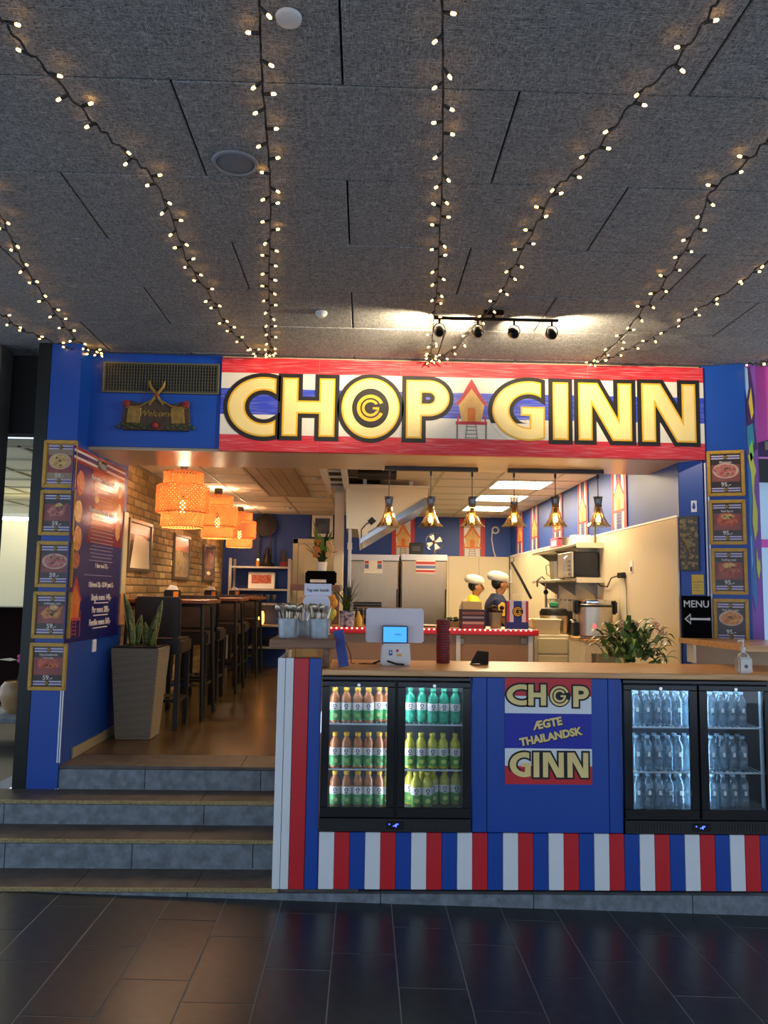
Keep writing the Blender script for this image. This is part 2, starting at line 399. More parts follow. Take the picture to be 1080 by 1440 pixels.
# floors
fd = MB().box(-2.41, -.42, 5.62, 12.1, .45, .53).obj('floor_dining', mat('polished_brown_floor', '#3f3220', .24, col2='#665234', scale=2.5, bump=.03, bscale=20)); struct(fd)
tag(fd, 'polished brown floor of the dining area', 'floor')
fk = MB().box(-.42, 2.45, 4.45, 12.1, .15, .24).obj('floor_kitchen', mat('kitchen_floor', '#6b6459', .5, var=.1)); struct(fk); tag(fk, 'grey kitchen floor behind the counter', 'floor')
o = MB().box(-2.42, -2.195, 5.62, 6.42, .385, 2.90).obj('wall_divider', mat('divider_grey', '#4a473f', .7)); struct(o); tag(o, 'grey dividing wall between the entrance and the neighbouring shop', 'wall')
# white cladding sheets
CLAD = mat('white_cladding', '#d8cbae', .14, var=.02, scale=1)
cl = thing('wall_cladding', 'glossy white cladding on the lower kitchen walls', 'wall cladding', (2.3, 5.6, .24), kind='structure')
for k in range(5):
    MB().box(-.012, 0, k*1.3-.03, min(6.48, k*1.3+1.266), .002, 2.035).obj('cladding_sheet', CLAD, cl, .002)
MB().box(-.016, 0, -.04, 6.48, 2.036, 2.05).obj('cladding_trim', WHITE, cl)
for k in range(5): MB().box(-2.4+k*.476, -2.4+k*.476+.473, 6.486, 6.498, .002, 2.03).obj('cladding_sheet', CLAD, cl, .002)
# interior ceiling: suspended boards with metal grid
ci = MB().box(-2.41, 2.46, 6.172, 12.12, 2.902, 2.96).obj('ceiling_interior', mat('ceiling_void', '#50493e', .9)); struct(ci); tag(ci, 'suspended white board ceiling of the dining room and kitchen', 'ceiling')
cm_ = MB().box(-.296, .296, -.296, .296, 0, .014).mesh('ceiling_board', .002); cm_.materials.append(CEILW)
TROF = [(2, 1), (2, 3), (2, 5), (2, 7)]
opening = lambda x, y: -.42 < x < -.05 and y < 8.6
tro = []
for i in range(8):
    for j in range(10):
        x = -2.1+.6*i+.18; y = 6.47+.6*j
        if y > 11.9: continue
        if opening(x, y): continue
        if i == 6 and 1 <= j <= 7 and j % 2 == 1: tro.append((x, y)); continue
        link('ceiling_board', cm_, CEILW, ci, (x, y, 2.886))
gr = MB()
for i in range(9): gr.box(-2.232+.6*i-.012, -2.232+.6*i+.012, 6.175, 12.1, 2.880, 2.8855)
for j in range(10): gr.box(-2.4, 2.3, 6.17+.6*j-.012, 6.17+.6*j+.012, 2.8802, 2.8853)
gr.obj('ceiling_grid', mat('grid_white', '#b9b09c', .5), ci)
TUBE = mat('troffer_light', '#ffffff', .5, emit='#ffe4b4', es=24)
for k, (x, y) in enumerate(tro):
    t = thing('ceiling_light_panel', 'bright square ceiling light panel in the kitchen, %s from the facade' % ('nearest', 'second', 'third', 'farthest')[k], 'ceiling light', (x, y, 2.878), group='kitchen light panels')
    MB().box(-.285, .285, -.285, .285, -.002, .004).obj('diffuser', TUBE, t)
    f = MB()
    for a in (0, 1, 2, 3):
        f.box(-.298, .298, -.298, -.286, -.006, .006, Matrix.Rotation(a*PI/2, 4, 'Z'))
    f.obj('frame', WHITE, t)
# open service strip in the ceiling with white rails
op = thing('ceiling_opening', 'open service strip in the kitchen ceiling with white metal rails', 'ceiling rails', (-.1, 6.3, 2.80))
for x in (-.32, -.13): MB().box(x, x+.05, 0, 2.3, -.02, .06).obj('rail', WHITE, op)
for k in range(6): MB().box(-.32, -.08, .15+k*.38, .18+k*.38, .02, .04).obj('crossbar', WHITE, op)
duct = MB(); duct.cyl((.02, 1.2, .045), (.40, 1.2, .045), .05, 16); duct.obj('duct', mat('dark_duct', '#2a2622', .6), op)
# ================================================================== big sign
def stripe_mat(name, bands, scrib=.5, size=1.0, rough=.45):
    """horizontal printed bands by object z (bands: list of (z_from, colour)), with crayon strokes"""
    m = mat(name, '#ffffff', rough); nt = m.node_tree; b = nt.nodes['Principled BSDF']
    tc = nt.nodes.new('ShaderNodeTexCoord'); sx = nt.nodes.new('ShaderNodeSeparateXYZ'); nt.links.new(tc.outputs['Object'], sx.inputs[0])
    mr = nt.nodes.new('ShaderNodeMapRange'); mr.inputs[1].default_value = -size/2; mr.inputs[2].default_value = size/2
    nt.links.new(sx.outputs['Z'], mr.inputs[0])
    r = nt.nodes.new('ShaderNodeValToRGB'); r.color_ramp.interpolation = 'CONSTANT'
    while len(r.color_ramp.elements) < len(bands): r.color_ramp.elements.new(.5)
    for e, (p, c) in zip(r.color_ramp.elements, bands): e.position = p; e.color = lin(c)
    nt.links.new(mr.outputs[0], r.inputs[0])
    mp = nt.nodes.new('ShaderNodeMapping'); mp.inputs['Rotation'].default_value = (0, .35, 0); mp.inputs['Scale'].default_value = (4, 4, 90)
    nt.links.new(tc.outputs['Object'], mp.inputs[0])
    n = nt.nodes.new('ShaderNodeTexNoise'); n.inputs['Scale'].default_value = 1.4; n.inputs['Detail'].default_value = 3; nt.links.new(mp.outputs[0], n.inputs['Vector'])
    r2 = nt.nodes.new('ShaderNodeValToRGB'); r2.color_ramp.elements[0].position = .5; r2.color_ramp.elements[1].position = .75
    r2.color_ramp.elements[0].color = (0, 0, 0, 1); r2.color_ramp.elements[1].color = (scrib, scrib, scrib, 1)
    nt.links.new(n.outputs['Fac'], r2.inputs[0])
    mx = nt.nodes.new('ShaderNodeMixRGB'); mx.blend_type = 'SCREEN'; mx.inputs[0].default_value = .35
    nt.links.new(r.outputs[0], mx.inputs[1]); nt.links.new(r2.outputs[0], mx.inputs[2]); nt.links.new(mx.outputs[0], b.inputs['Base Color'])
    return m
SX0, SX1, SZ0, SZ1 = -1.05, 2.45, 2.68, 3.362
szc, sh = (SZ0+SZ1)/2, SZ1-SZ0
sg = thing('restaurant_sign', 'wide red white and blue sign board with yellow capitals CHOP GINN', 'sign', ((SX0+SX1)/2, 5.45, szc))
def lx(X): return X-(SX0+SX1)/2
smat = stripe_mat('flag_crayon_print', [(0, '#c5232f'), (.175, '#d9d2c0'), (.39, '#2b3fb4'), (.665, '#d9d2c0'), (.835, '#d2252f')], .5, sh)
MB().box(lx(SX0), lx(SX1), -.022, .022, -sh/2, sh/2).obj('board', smat, sg, .002)
for x in (-.35, .24, 1.6): MB().box(lx(x), lx(x)+.002, -.0226, -.02, -sh/2, sh/2).obj('board_seam', PGREY, sg)
LBLK = mat('letter_shadow_black', '#120c0a', .6)
LYEL = mat('letter_yellow', '#d8a51e', .45); LPAL = mat('letter_pale_gold', '#ead188', .45, var=.06, scale=4)
for ch, x0, y0, x1, y1 in (('C', 320, 530, 388, 614), ('H', 397, 532, 471, 614), ('O', 480, 532, 562, 617), ('P', 571, 535, 632, 617), ('G', 692, 536, 766, 620), ('I', 777, 538, 799, 619), ('N', 813, 539, 888, 620), ('N', 902, 540, 978, 622)):
    a, b, c, d = RC(x0, y0, x1, y1, 5.428); w_, h_ = b-a, d-c; t = .113
    g = glyph(ch, w_, h_, t); cx, cz = lx((a+b)/2), (c+d)/2-szc
    L = link('letter_'+ch.lower(), loops_mesh(g, 0, .0015), LYEL, sg, (cx, -.0275, cz), (PI/2, 0, 0))
    L['label'] = 'yellow capital %s with black outline' % ch
    link('outline', loops_mesh(g, .030, .0015), LBLK, L, (0, 0, -.0035))
    link('inlay', loops_mesh(g, -.012, .0012), LPAL, L, (0, 0, .0014))
    if ch == 'O':
        link('disc', loops_mesh([arc(0, 0, w_*.315, h_*.325, 0, 356, 48)], 0, .0015), LBLK, L, (0, 0, .003))
        e = bpy.data.objects.new('round_logo', loops_mesh([band(0, 0, .098, .098, .024, 24, 336, 36)], 0, .001)); e.data.materials.append(LYEL); COL.objects.link(e); e.parent = L; e.location = (0, 0, .0055)
        q = .062; mm = loops_mesh([band(0, 0, q, q, q*.30, 34, 345, 30)+[], ], 0, .001); o = link('logo_letter', mm, LYEL, L, (0, 0, .0055))
        link('logo_letter_bar', loops_mesh([[(q*.25, q*.10), (q, q*.10), (q, -q*.30), (q*.66, -q*.30), (q*.66, -q*.14), (q*.25, -q*.14)]], 0, .001), LYEL, L, (0, 0, .0055))
a, b, c, d = RC(638, 533, 688, 620, 5.428)
hs = bpy.data.objects.new('stilt_house_print', None); hs.empty_display_size = .05; COL.objects.link(hs); hs.parent = sg; hs.location = (lx((a+b)/2), -.0225, (c+d)/2-szc)
thai_house(hs, 0, 0, (b-a)*.92, d-c, 0)

# ================================================================== facade fittings
a, b, c, d = RC(145, 511, 309, 554, 5.45)
vt = thing('vent_grille', 'long dark metal ventilation grille high on the blue facade panel', 'vent', ((a+b)/2, 5.45, c))
W_, H_ = b-a, d-c; VM = mat('vent_grey', '#66634f', .5, .5)
f = MB(); f.box(-W_/2, W_/2, -.018, 0, 0, .014); f.box(-W_/2, W_/2, -.018, 0, H_-.014, H_); f.box(-W_/2, -W_/2+.014, -.018, 0, .014, H_-.014); f.box(W_/2-.014, W_/2, -.018, 0, .014, H_-.014); f.obj('frame', VM, vt, .002)
MB().box(-W_/2+.01, W_/2-.01, -.004, -.001, .01, H_-.01).obj('backing', BLACK, vt)
sm_ = MB().box(-.0015, .0015, -.014, -.004, .014, H_-.014).mesh('slat'); sm_.materials.append(VM)
n = 40
for k in range(n): link('slat', sm_, VM, vt, (-W_/2+.02+k*(W_-.04)/(n-1), 0, 0))
bm_ = MB().box(-W_/2+.014, W_/2-.014, -.010, -.006, -.0012, .0012).mesh('bar'); bm_.materials.append(VM)
for k in range(9): link('bar', bm_, VM, vt, (0, 0, .022+k*(H_-.044)/8))

a, b, c, d = RC(174, 562, 267, 606, 5.445)
ws = thing('welcome_sign', 'small carved wooden welcome sign with red flowers and two crossed scrolls on top', 'sign', ((a+b)/2, 5.45, c))
W_, H_ = b-a, d-c
CW = mat('carved_dark_wood', '#3b2a18', .7, var=.3, scale=20, bump=.4, bscale=40); CG = mat('carved_gold', '#7d6227', .55, .2, var=.3, scale=30); CRED = mat('carved_red', '#7c1a15', .6); CGR = mat('carved_green', '#2f3a17', .7, var=.3, scale=30)
MB().prism([(-W_/2, 0), (W_/2, 0), (W_/2+.006, H_*.4), (W_/2-.01, H_*.95), (W_*.2, H_*.82), (0, H_), (-W_*.2, H_*.84), (-W_/2+.01, H_*.95), (-W_/2-.006, H_*.4)], -.03, 0).obj('plaque', CW, ws, .004)
for s_ in (-1, 1):
    MB().prism([(s_*W_*.24, H_*.2), (s_*W_*.44, H_*.22), (s_*W_*.42, H_*.78), (s_*W_*.22, H_*.7)], -.038, -.029).obj('scroll_panel', CG, ws, .003)
    MB().tube([(s_*-.05, -.034, H_*.8), (0, -.038, H_*1.12), (s_*.045, -.036, H_*1.38), (s_*.055, -.034, H_*1.56)], .012, 7, rs=[.008, .013, .011, .006]).obj('crest_horn', CG, ws)
    MB().tube([(s_*.01, -.036, H_*1.0), (s_*W_*.25, -.036, H_*.74), (s_*W_*.46, -.034, H_*.70)], .006, 6).obj('ribbon', CG, ws)
    fl_ = MB()
    for q in range(6): fl_.ball((s_*W_*.45+.016*math.cos(q*PI/3), -.036, H_*.83+.016*math.sin(q*PI/3)), .013, 6, 4)
    fl_.ball((s_*W_*.45, -.042, H_*.83), .012, 6, 4); fl_.obj('flower', CRED, ws)
    lf = MB()
    for q in range(7): lf.ball((s_*(W_*.18+q*.03), -.034, H_*(.08+.05*(q % 3))), .016, 6, 4, (1.3, .5, .8))
    lf.obj('leaf_cluster', CGR, ws)
MB().ball((0, -.038, H_*.14), .026, 9, 5).obj('flower', CRED, ws)
MB().ball((0, -.036, H_*1.1), .02, 8, 5).obj('crest_knot', CRED, ws)
text('Welcome', .062, CG, ws, 0, H_*.52, -.032, .0012, ext=.003, shear=.3)

# gold framed dish cards on both pillars
CARD = mat('card_dark', '#3f302d', .3, var=.1, scale=10); CARDT = mat('card_text', '#ded7cc', .5)
LILAC = mat('card_lilac', '#d6ccd9', .4); PURP = mat('card_purple', '#5b4c96', .4)
DISH = {k: mat('dish_'+k, c1, .4, col2=c2, scale=45, detail=6) for k, c1, c2 in (('red', '#a5281c', '#de7a4a'), ('orange', '#b9531f', '#e8b060'), ('yellow', '#c8862f', '#ecd08a'), ('pink', '#a84038', '#dc9484'), ('brown', '#8c3022', '#cf7654'))}
GRN = mat('dish_herb', '#4d5a26', .5)
def blob(cx, cz, rx, rz, n=18, j=.12):
    return [(cx+rx*(1+random.uniform(-j, j))*math.cos(2*PI*k/n), cz+rz*(1+random.uniform(-j, j))*math.sin(2*PI*k/n)) for k in range(n)]
def dish_frame(label, c, rz, w_, h_, price, title, dish, shape, sub=None, roll=0, bg=None):
    t = thing('dish_card_frame', label, 'framed card', c, rz, 'gold framed dish cards')
    t.rotation_euler = (0, roll, rz)
    b_ = .024; X, Z = w_/2, h_/2
    for nm, pts in (('frame_bar', [(-X, -Z), (X, -Z), (X-b_, -Z+b_), (-X+b_, -Z+b_)]), ('frame_bar', [(-X, Z), (-X+b_, Z-b_), (X-b_, Z-b_), (X, Z)]), ('frame_bar', [(-X, -Z), (-X+b_, -Z+b_), (-X+b_, Z-b_), (-X, Z)]), ('frame_bar', [(X, -Z), (X, Z), (X-b_, Z-b_), (X-b_, -Z+b_)])):
        MB().prism(pts, -.022, 0).obj(nm, GOLD, t, .004, 2)
    cd = MB().box(-X+b_-.002, X-b_+.002, -.008, -.002, -Z+b_-.002, Z-b_+.002).obj('card', bg or CARD, t)
    iw = w_/2-b_-.006; ih = h_/2-b_
    for s_ in (-1, 1):
        zc = s_*(ih-.024)
        for q, m_ in ((.009, LILAC), (0, PURP), (-.009, LILAC)):
            MB().box(-iw, iw, -.0092, -.008, zc+q-.0042, zc+q+.0042).obj('stripe', m_, cd)
        MB().lathe([(.015, 0), (.015, .0018)], 16, (0, -.0085, zc), Matrix.Rotation(PI/2, 3, 'X'), True, False).obj('logo_disc', LBLK, cd)
        cg_logo(cd, LYEL, .011, 0, zc, -.0107, .0003)
    PBG = mat('dish_backdrop', '#8a403c', .45, col2='#a35c54', scale=9)
    if shape != 'oval2': MB().box(-iw, iw, -.0088, -.008, -ih*.42, ih*.45).obj('photo', PBG, cd)
    dz = .02
    if shape in ('oval', 'oval2'):
        MB().prism(arc(0, dz, iw*.92, ih*.40, 0, 345, 24), -.0096, -.0088).obj('plate', mat('plate_rim', '#d8b39a', .4), cd)
        MB().prism(blob(0, dz, iw*.80, ih*.34), -.0104, -.0096).obj('food', DISH[dish], cd)
    elif shape == 'bowl':
        MB().prism(blob(0, dz-.004, iw*.80, ih*.38), -.0098, -.0088).obj('food', DISH[dish], cd)
        MB().prism(blob(0, dz+.02, iw*.45, ih*.14), -.0106, -.0098).obj('topping', DISH['yellow'], cd)
    elif shape == 'rolls':
        for k in range(5): MB().prism(blob(-iw*.55+k*iw*.28, dz+random.uniform(-.01, .012), iw*.2, ih*.24, 10), -.0098-.0002*k, -.0088).obj('food', DISH[dish if k % 2 else 'red'], cd)
    elif shape == 'wrap':
        MB().prism([(-iw*.8, dz-.01), (-iw*.3, dz+.035), (iw*.1, dz-.02), (iw*.75, dz+.05), (iw*.5, dz-.04), (-iw*.5, dz-.045)], -.0098, -.0088).obj('food', DISH[dish], cd)
        MB().prism(blob(iw*.1, dz+.03, iw*.3, ih*.14, 9), -.0106, -.0098).obj('food', DISH['yellow'], cd)
    for k in range(3): MB().prism(blob(random.uniform(-.3, .3)*iw, dz+random.uniform(-.2, .25)*ih, .010, .006, 7), -.0114, -.0106).obj('herb', GRN, cd)
    text(price, .042, CARDT, cd, 0, -ih*.57, -.009, .0008, name='price')
    if title: text(title, .020, CARDT, cd, 0, ih*.58, -.009, .0003, name='title')
    if sub: text(sub, .015, CARDT, cd, 0, ih*.42, -.0095, .0003, name='title')
    MB().box(-X+b_, X-b_, -.013, -.012, -Z+b_, Z-b_).obj('glass', FGLASS, t)
PALEC = mat('card_glare', '#a98d70', .3, var=.1, scale=6)  # pale tone painted in for the glare washing out the topmost left card
for k, (x0, y0, x1, y1, pr, ti, di, shp, su, what) in enumerate((
        (60, 619, 107, 686, '59.-', None, 'yellow', 'oval', None, 'pale yellow dish, topmost on the left pillar'),
        (55, 689, 104, 753, '59.-', None, 'pink', 'wrap', None, 'pink prawns on grey, second from top on the left pillar'),
        (50, 761, 102, 826, '59.-', None, 'pink', 'oval', None, 'round pink dish, middle one of the left pillar'),
        (45, 832, 99, 898, '59.-', 'Indbagte rejer', 'orange', 'wrap', None, 'orange fried rolls, fourth from top on the left pillar'),
        (40, 904, 93, 971, '59.-', 'Hjemmelavede', 'red', 'rolls', 'forårsruller', 'red spring rolls, lowest on the left pillar'))):
    a, b, c, d = RC(x0, y0, x1, y1, 5.225)
    dish_frame('gold framed 59.- card with '+what, ((a+b)/2, 5.244, (c+d)/2), 0, b-a, d-c, pr, ti, di, shp, su, bg=PALEC if k == 0 else None)

# right column: angled blue face, then a purple mural wall
A = Vector((2.445, 5.45, 0)); B = PZ(1046, 511, 3.38); B.z = 0; dv = (B-A); ang = math.atan2(dv.y, dv.x)
rc = thing('wall_pillar_right', 'blue angled pillar right of the counter carrying four gold menu frames', 'pillar', A, ang, kind='structure')
LW = dv.length
MB().box(0, LW, 0, .25, .10, 3.379).obj('pillar_face', BLUE, rc)
for k in range(2): MB().box(.002+k*.02, .012+k*.02, -.006, -.001, 1.36, 2.66).obj('white_edge_strip', WHITE, rc)
def col_pt(px, py):
    n_ = Vector((dv.y, -dv.x, 0)).normalized(); O = Vector((0, 0, EYE)); d_ = ray(px, py); q = A+n_*.006
    return O+d_*((q-O).dot(n_)/d_.dot(n_))
for k, (x0, y0, x1, y1, ti, di, shp, what) in enumerate((
        (994, 634, 1047, 698, 'Massaman', 'pink', 'oval', 'oval pale curry plate, topmost on the right pillar'),
        (997, 703, 1049, 766, 'Rød karry', 'red', 'bowl', 'round red curry bowl, second on the right pillar'),
        (1000, 771, 1051, 836, 'Kylling med', 'brown', 'bowl', 'red chicken stew, third on the right pillar'),
        (1003, 842, 1053, 905, 'Pad thai rejer', 'orange', 'oval2', 'noodle plate and green herbs, lowest on the right pillar'))):
    c = (col_pt(x0, (y0+y1)/2)+col_pt(x1, (y0+y1)/2))/2
    ww = (col_pt(x0, (y0+y1)/2)-col_pt(x1, (y0+y1)/2)).length; hh = (col_pt((x0+x1)/2, y0)-col_pt((x0+x1)/2, y1)).length
    dish_frame('gold framed 95.- card with '+what, c, ang, ww, hh, '95.-', ti, di, shp)

# ================================================================== tall menu banner on the left wall
Yb0, Yb1, Zb0, Zb1 = PX(104, 628, -1.98).y, PX(176, 655, -1.98).y, 1.325, 2.655
mb_ = thing('menu_banner', 'tall blue and red printed menu banner with dish pictures on the entrance wall', 'banner', (-1.982, (Yb0+Yb1)/2, Zb0), PI/2)
W_, H_ = Yb1-Yb0, Zb1-Zb0; X = W_/2
BNV = mat('banner_navy', '#1a1a66', .22, var=.15, scale=4); BRD = mat('banner_red', '#8c2130', .22, var=.15, scale=4); BWH = mat('banner_white', '#d9d0cf', .3)
MB().box(-X, X, -.008, 0, 0, H_).obj('sheet', BNV, mb_)
MB().prism([(-X*.45, H_*.52), (X, H_*.52), (X, H_*.93), (-X*.35, H_*.93), (-X*.2, H_*.75)], -.0086, -.008).obj('red_field', BRD, mb_)
for z0, z1, m_ in ((.985, 1, BRD), (.972, .985, BWH), (.950, .972, BNV), (.937, .950, BWH), (.922, .937, BRD)):
    MB().box(-X, X, -.0092, -.008, H_*z0, H_*z1).obj('stripe', m_, mb_)
MB().box(-.10, .10, -.0098, -.0092, H_*.938, H_*.985).obj('title_box', LBLK, mb_); text('Menu', .075, CARDT, mb_, 0, H_*.962, -.0102, .002, name='title')
text('Forretter / Starters 59,-', .058, CARDT, mb_, .06, H_*.875, -.009, .0015, sx=.95)
text('Hovedretter / Main dishes', .058, CARDT, mb_, .05, H_*.70, -.009, .0015, sx=.9)
text('1 liter vand 75,-', .045, CARDT, mb_, .10, H_*.40, -.009, .001)
text('Kildevand 20,- ODW pant 3,-', .052, CARDT, mb_, .12, H_*.295, -.009, .0015, sx=.88)
for s_, z in (('Single menu 149,-', .225), ('Par menu 289,-', .157), ('Familie menu 569,-', .088)): text(s_, .062, CARDT, mb_, .13, H_*z, -.009, .002)
for z in (.195, .127, .058): MB().box(-.03, .29, -.0092, -.0086, H_*z-.004, H_*z+.004).obj('small_print', CARDT, mb_)
ln = MB()
for k in range(6): ln.box(-.16+.02*(k % 3), .30-.03*(k % 2), -.0092, -.0086, H_*(.845-k*.021), H_*(.845-k*.021)+.006)
for k in range(13): ln.box(-.18+.02*(k % 3), .34-.03*(k % 2), -.0092, -.0086, H_*(.665-k*.020), H_*(.665-k*.020)+.006)
ln.box(-.25, .34, -.0092, -.0086, H_*.345, H_*.345+.005); ln.obj('small_print', mat('banner_small_print', '#9d8fa0', .4), mb_)
for x, z, rx, rz_, di in ((-.42, .82, .075, .09, 'red'), (-.43, .67, .07, .08, 'yellow'), (-.42, .53, .08, .09, 'orange'), (-.43, .42, .075, .06, 'brown'), (.44, .85, .05, .05, 'orange'), (.44, .74, .05, .06, 'yellow'), (.43, .62, .06, .08, 'orange'), (-.08, .765, .05, .025, 'yellow')):
    MB().prism(blob(x, H_*z, rx, rz_, 14, .06), -.0096, -.0086).obj('dish_picture', DISH[di], mb_)
thai_house(mb_, -.40, H_*.185, .24, H_*.32, -.0092, ORANGE, PRED, mat('print_bright_orange', '#e0561a', .5), PRED)
# narrow pale glossy panel at the end of the wall
q0, q1 = PX(160, 735, -1.985).y, 6.43
npanel = thing('narrow_panel', 'narrow pale glossy panel with orange foot beside the menu banner', 'panel', (-1.984, 6.365, 1.40), PI/2)
MB().box(-.055, .055, -.02, 0, .25, .92).obj('panel_sheet', mat('panel_pale', '#cdbf92', .3, var=.08, scale=5), npanel, .003)
MB().box(-.058, .058, -.022, 0, 0, .25).obj('panel_foot', mat('panel_orange', '#c08a5c', .4, var=.2, scale=20), npanel, .003)
a = PX(131, 908, -1.985)
sw = MB().box(-1.986, -1.972, a.y-.035, a.y+.035, a.z-.045, a.z+.045).obj('wall_switch', WHITE, None, .004); tag(sw, 'small white plastic switch plate below the menu banner', 'switch')
# ================================================================== string lights
CABLE = mat('cable_black', '#0d0f0c', .6); BULB = mat('warm_bulb', '#ffd9a0', .4, emit='#ffb958', es=12)
bulbm = MB().lathe([(.0002, -.011), (.0046, -.007), (.0052, 0), (.004, .006), (.0035, .010)], 8).mesh('bulb'); bulbm.materials.append(BULB)
sockm = MB().lathe([(.0045, .006), (.006, .010), (.0055, .030), (.002, .036)], 6).mesh('socket'); sockm.materials.append(CABLE)
def catmull(pts, n):
    out = []; q = [2*pts[0]-pts[1]]+pts+[2*pts[-1]-pts[-2]]
    for i in range(1, len(q)-2):
        for k in range(n):
            t = k/n; a, b, c, d = q[i-1], q[i], q[i+1], q[i+2]
            out.append(.5*((2*b)+(c-a)*t+(2*a-5*b+4*c-d)*t*t+(3*b-a-3*c+d)*t**3))
    return out+[pts[-1]]
def fairy(label, px, nb, z=3.345, ends=0):
    wp = [PZ(x, y, z) for x, y in px]
    base = wp[0].copy(); t = thing('string_light', label, 'string light', base, group='string lights under the ceiling')
    pts = catmull([p-base for p in wp], 8); L = [0]
    for a, b in zip(pts, pts[1:]): L.append(L[-1]+(b-a).length)
    for i, p in enumerate(pts): p.z += .008*math.sin(i*1.3)
    MB().tube(pts, .0035, 5).obj('cable', CABLE, t)
    MB().tube([p+Vector((.004*math.cos(i*1.9), 0, .004*math.sin(i*1.9))) for i, p in enumerate(pts)], .0025, 4).obj('cable', CABLE, t)
    bul = []
    for k in range(nb):
        s_ = L[-1]*(k+.5+random.uniform(-.3, .3))/nb
        bul.append(s_)
    for k in range(ends): bul.append(L[-1]*random.uniform(.95, 1))
    for k, s_ in enumerate(bul):
        i = max(j for j in range(len(L)) if L[j] <= s_); i = min(i, len(pts)-2)
        p = pts[i]+(pts[i+1]-pts[i])*((s_-L[i])/max(1e-6, L[i+1]-L[i]))
        a = (0 if k % 2 else PI)+random.uniform(-.7, .7); tl = random.uniform(.7, 1.9)
        d = Vector((math.cos(a)*math.sin(tl), math.sin(a)*math.sin(tl)*.6, math.cos(tl)*-1)).normalized()
        q = (-d).to_track_quat('Z', 'Y').to_euler()
        o = link('bulb', bulbm, BULB, t, p+d*.034, q); link('socket', sockm, CABLE, o)
fairy('string of warm bulbs running from the top left corner to above the letter C', [(-30, -12), (0, 22), (28, 60), (75, 108), (125, 165), (150, 190), (185, 222), (213, 248), (240, 302), (265, 370), (295, 415), (320, 458), (352, 490), (379, 502)], 34, ends=4)
fairy('string of warm bulbs hanging straight beside the white ceiling disc', [(364, -40), (365, 0), (368, 100), (376, 200), (380, 260), (380, 330), (378, 400), (380, 450), (380, 502)], 36, ends=3)
fairy('string of warm bulbs running straight to the left end of the track light', [(622, -40), (622, 0), (623, 120), (622, 250), (618, 330), (615, 400), (610, 450), (606, 506)], 34, ends=5)
fairy('string of warm bulbs crossing in front of the track light from the upper right', [(1040, -35), (1010, 0), (985, 40), (945, 92), (895, 138), (855, 190), (815, 235), (780, 268), (755, 315), (725, 370), (700, 420), (675, 450), (640, 490), (606, 507)], 34, ends=2)
fairy('upper of two strings of warm bulbs ending above the letters INN', [(1120, 150), (1080, 195), (1050, 228), (1000, 270), (985, 310), (955, 365), (925, 410), (900, 440), (875, 473), (845, 500), (830, 512)], 26, ends=3)
fairy('lower of two strings of warm bulbs ending above the letters INN', [(1120, 335), (1080, 366), (1035, 402), (990, 430), (955, 455), (920, 474), (880, 492), (850, 507), (832, 512)], 20)
fairy('short string of warm bulbs sloping down the left ceiling to the blue pillar', [(-25, 250), (0, 300), (15, 335), (35, 375), (60, 415), (85, 450), (110, 480), (142, 498)], 22, ends=6)
fairy('lowest flat string of warm bulbs near the left ceiling edge', [(-30, 415), (0, 440), (30, 462), (60, 475), (95, 488), (140, 498)], 13)
fairy('faint string of warm bulbs above the pink mural on the far right', [(1120, 498), (1080, 507), (1062, 512), (1050, 511)], 5)

# ================================================================== ceiling fittings
OFFW = mat('offwhite_plastic', '#c8c8c6', .5)
p = PZ(406, 24, 3.38); o = MB().lathe([(.0, -.014), (.03, -.014), (.037, -.010), (.039, 0)], 24, p).obj('ceiling_disc', OFFW); tag(o, 'plain white round disc at the top of the ceiling', 'ceiling disc')
p = PZ(331, 229, 3.38); t = thing('ceiling_speaker', 'large round grey ceiling speaker with thin ring beside the second light string', 'speaker', p)
GSP = mat('speaker_grey', '#77797c', .6)
MB().lathe([(.0, -.006), (.070, -.006), (.075, -.004)], 28).obj('grille', mat('speaker_mesh', '#6a6c70', .7, bump=.4, bscale=300), t)
MB().lathe([(.075, -.004), (.078, -.010), (.088, -.008), (.092, 0)], 28).obj('rim', GSP, t)
p = PZ(452, 439, 3.38); t = thing('smoke_detector', 'small white smoke detector on the ceiling left of the track light', 'detector', p)
MB().lathe([(.036, 0), (.037, -.012), (.028, -.020)], 18).obj('housing', OFFW, t); MB().lathe([(.028, -.020), (.022, -.030), (0, -.032)], 18).obj('cap', OFFW, t)
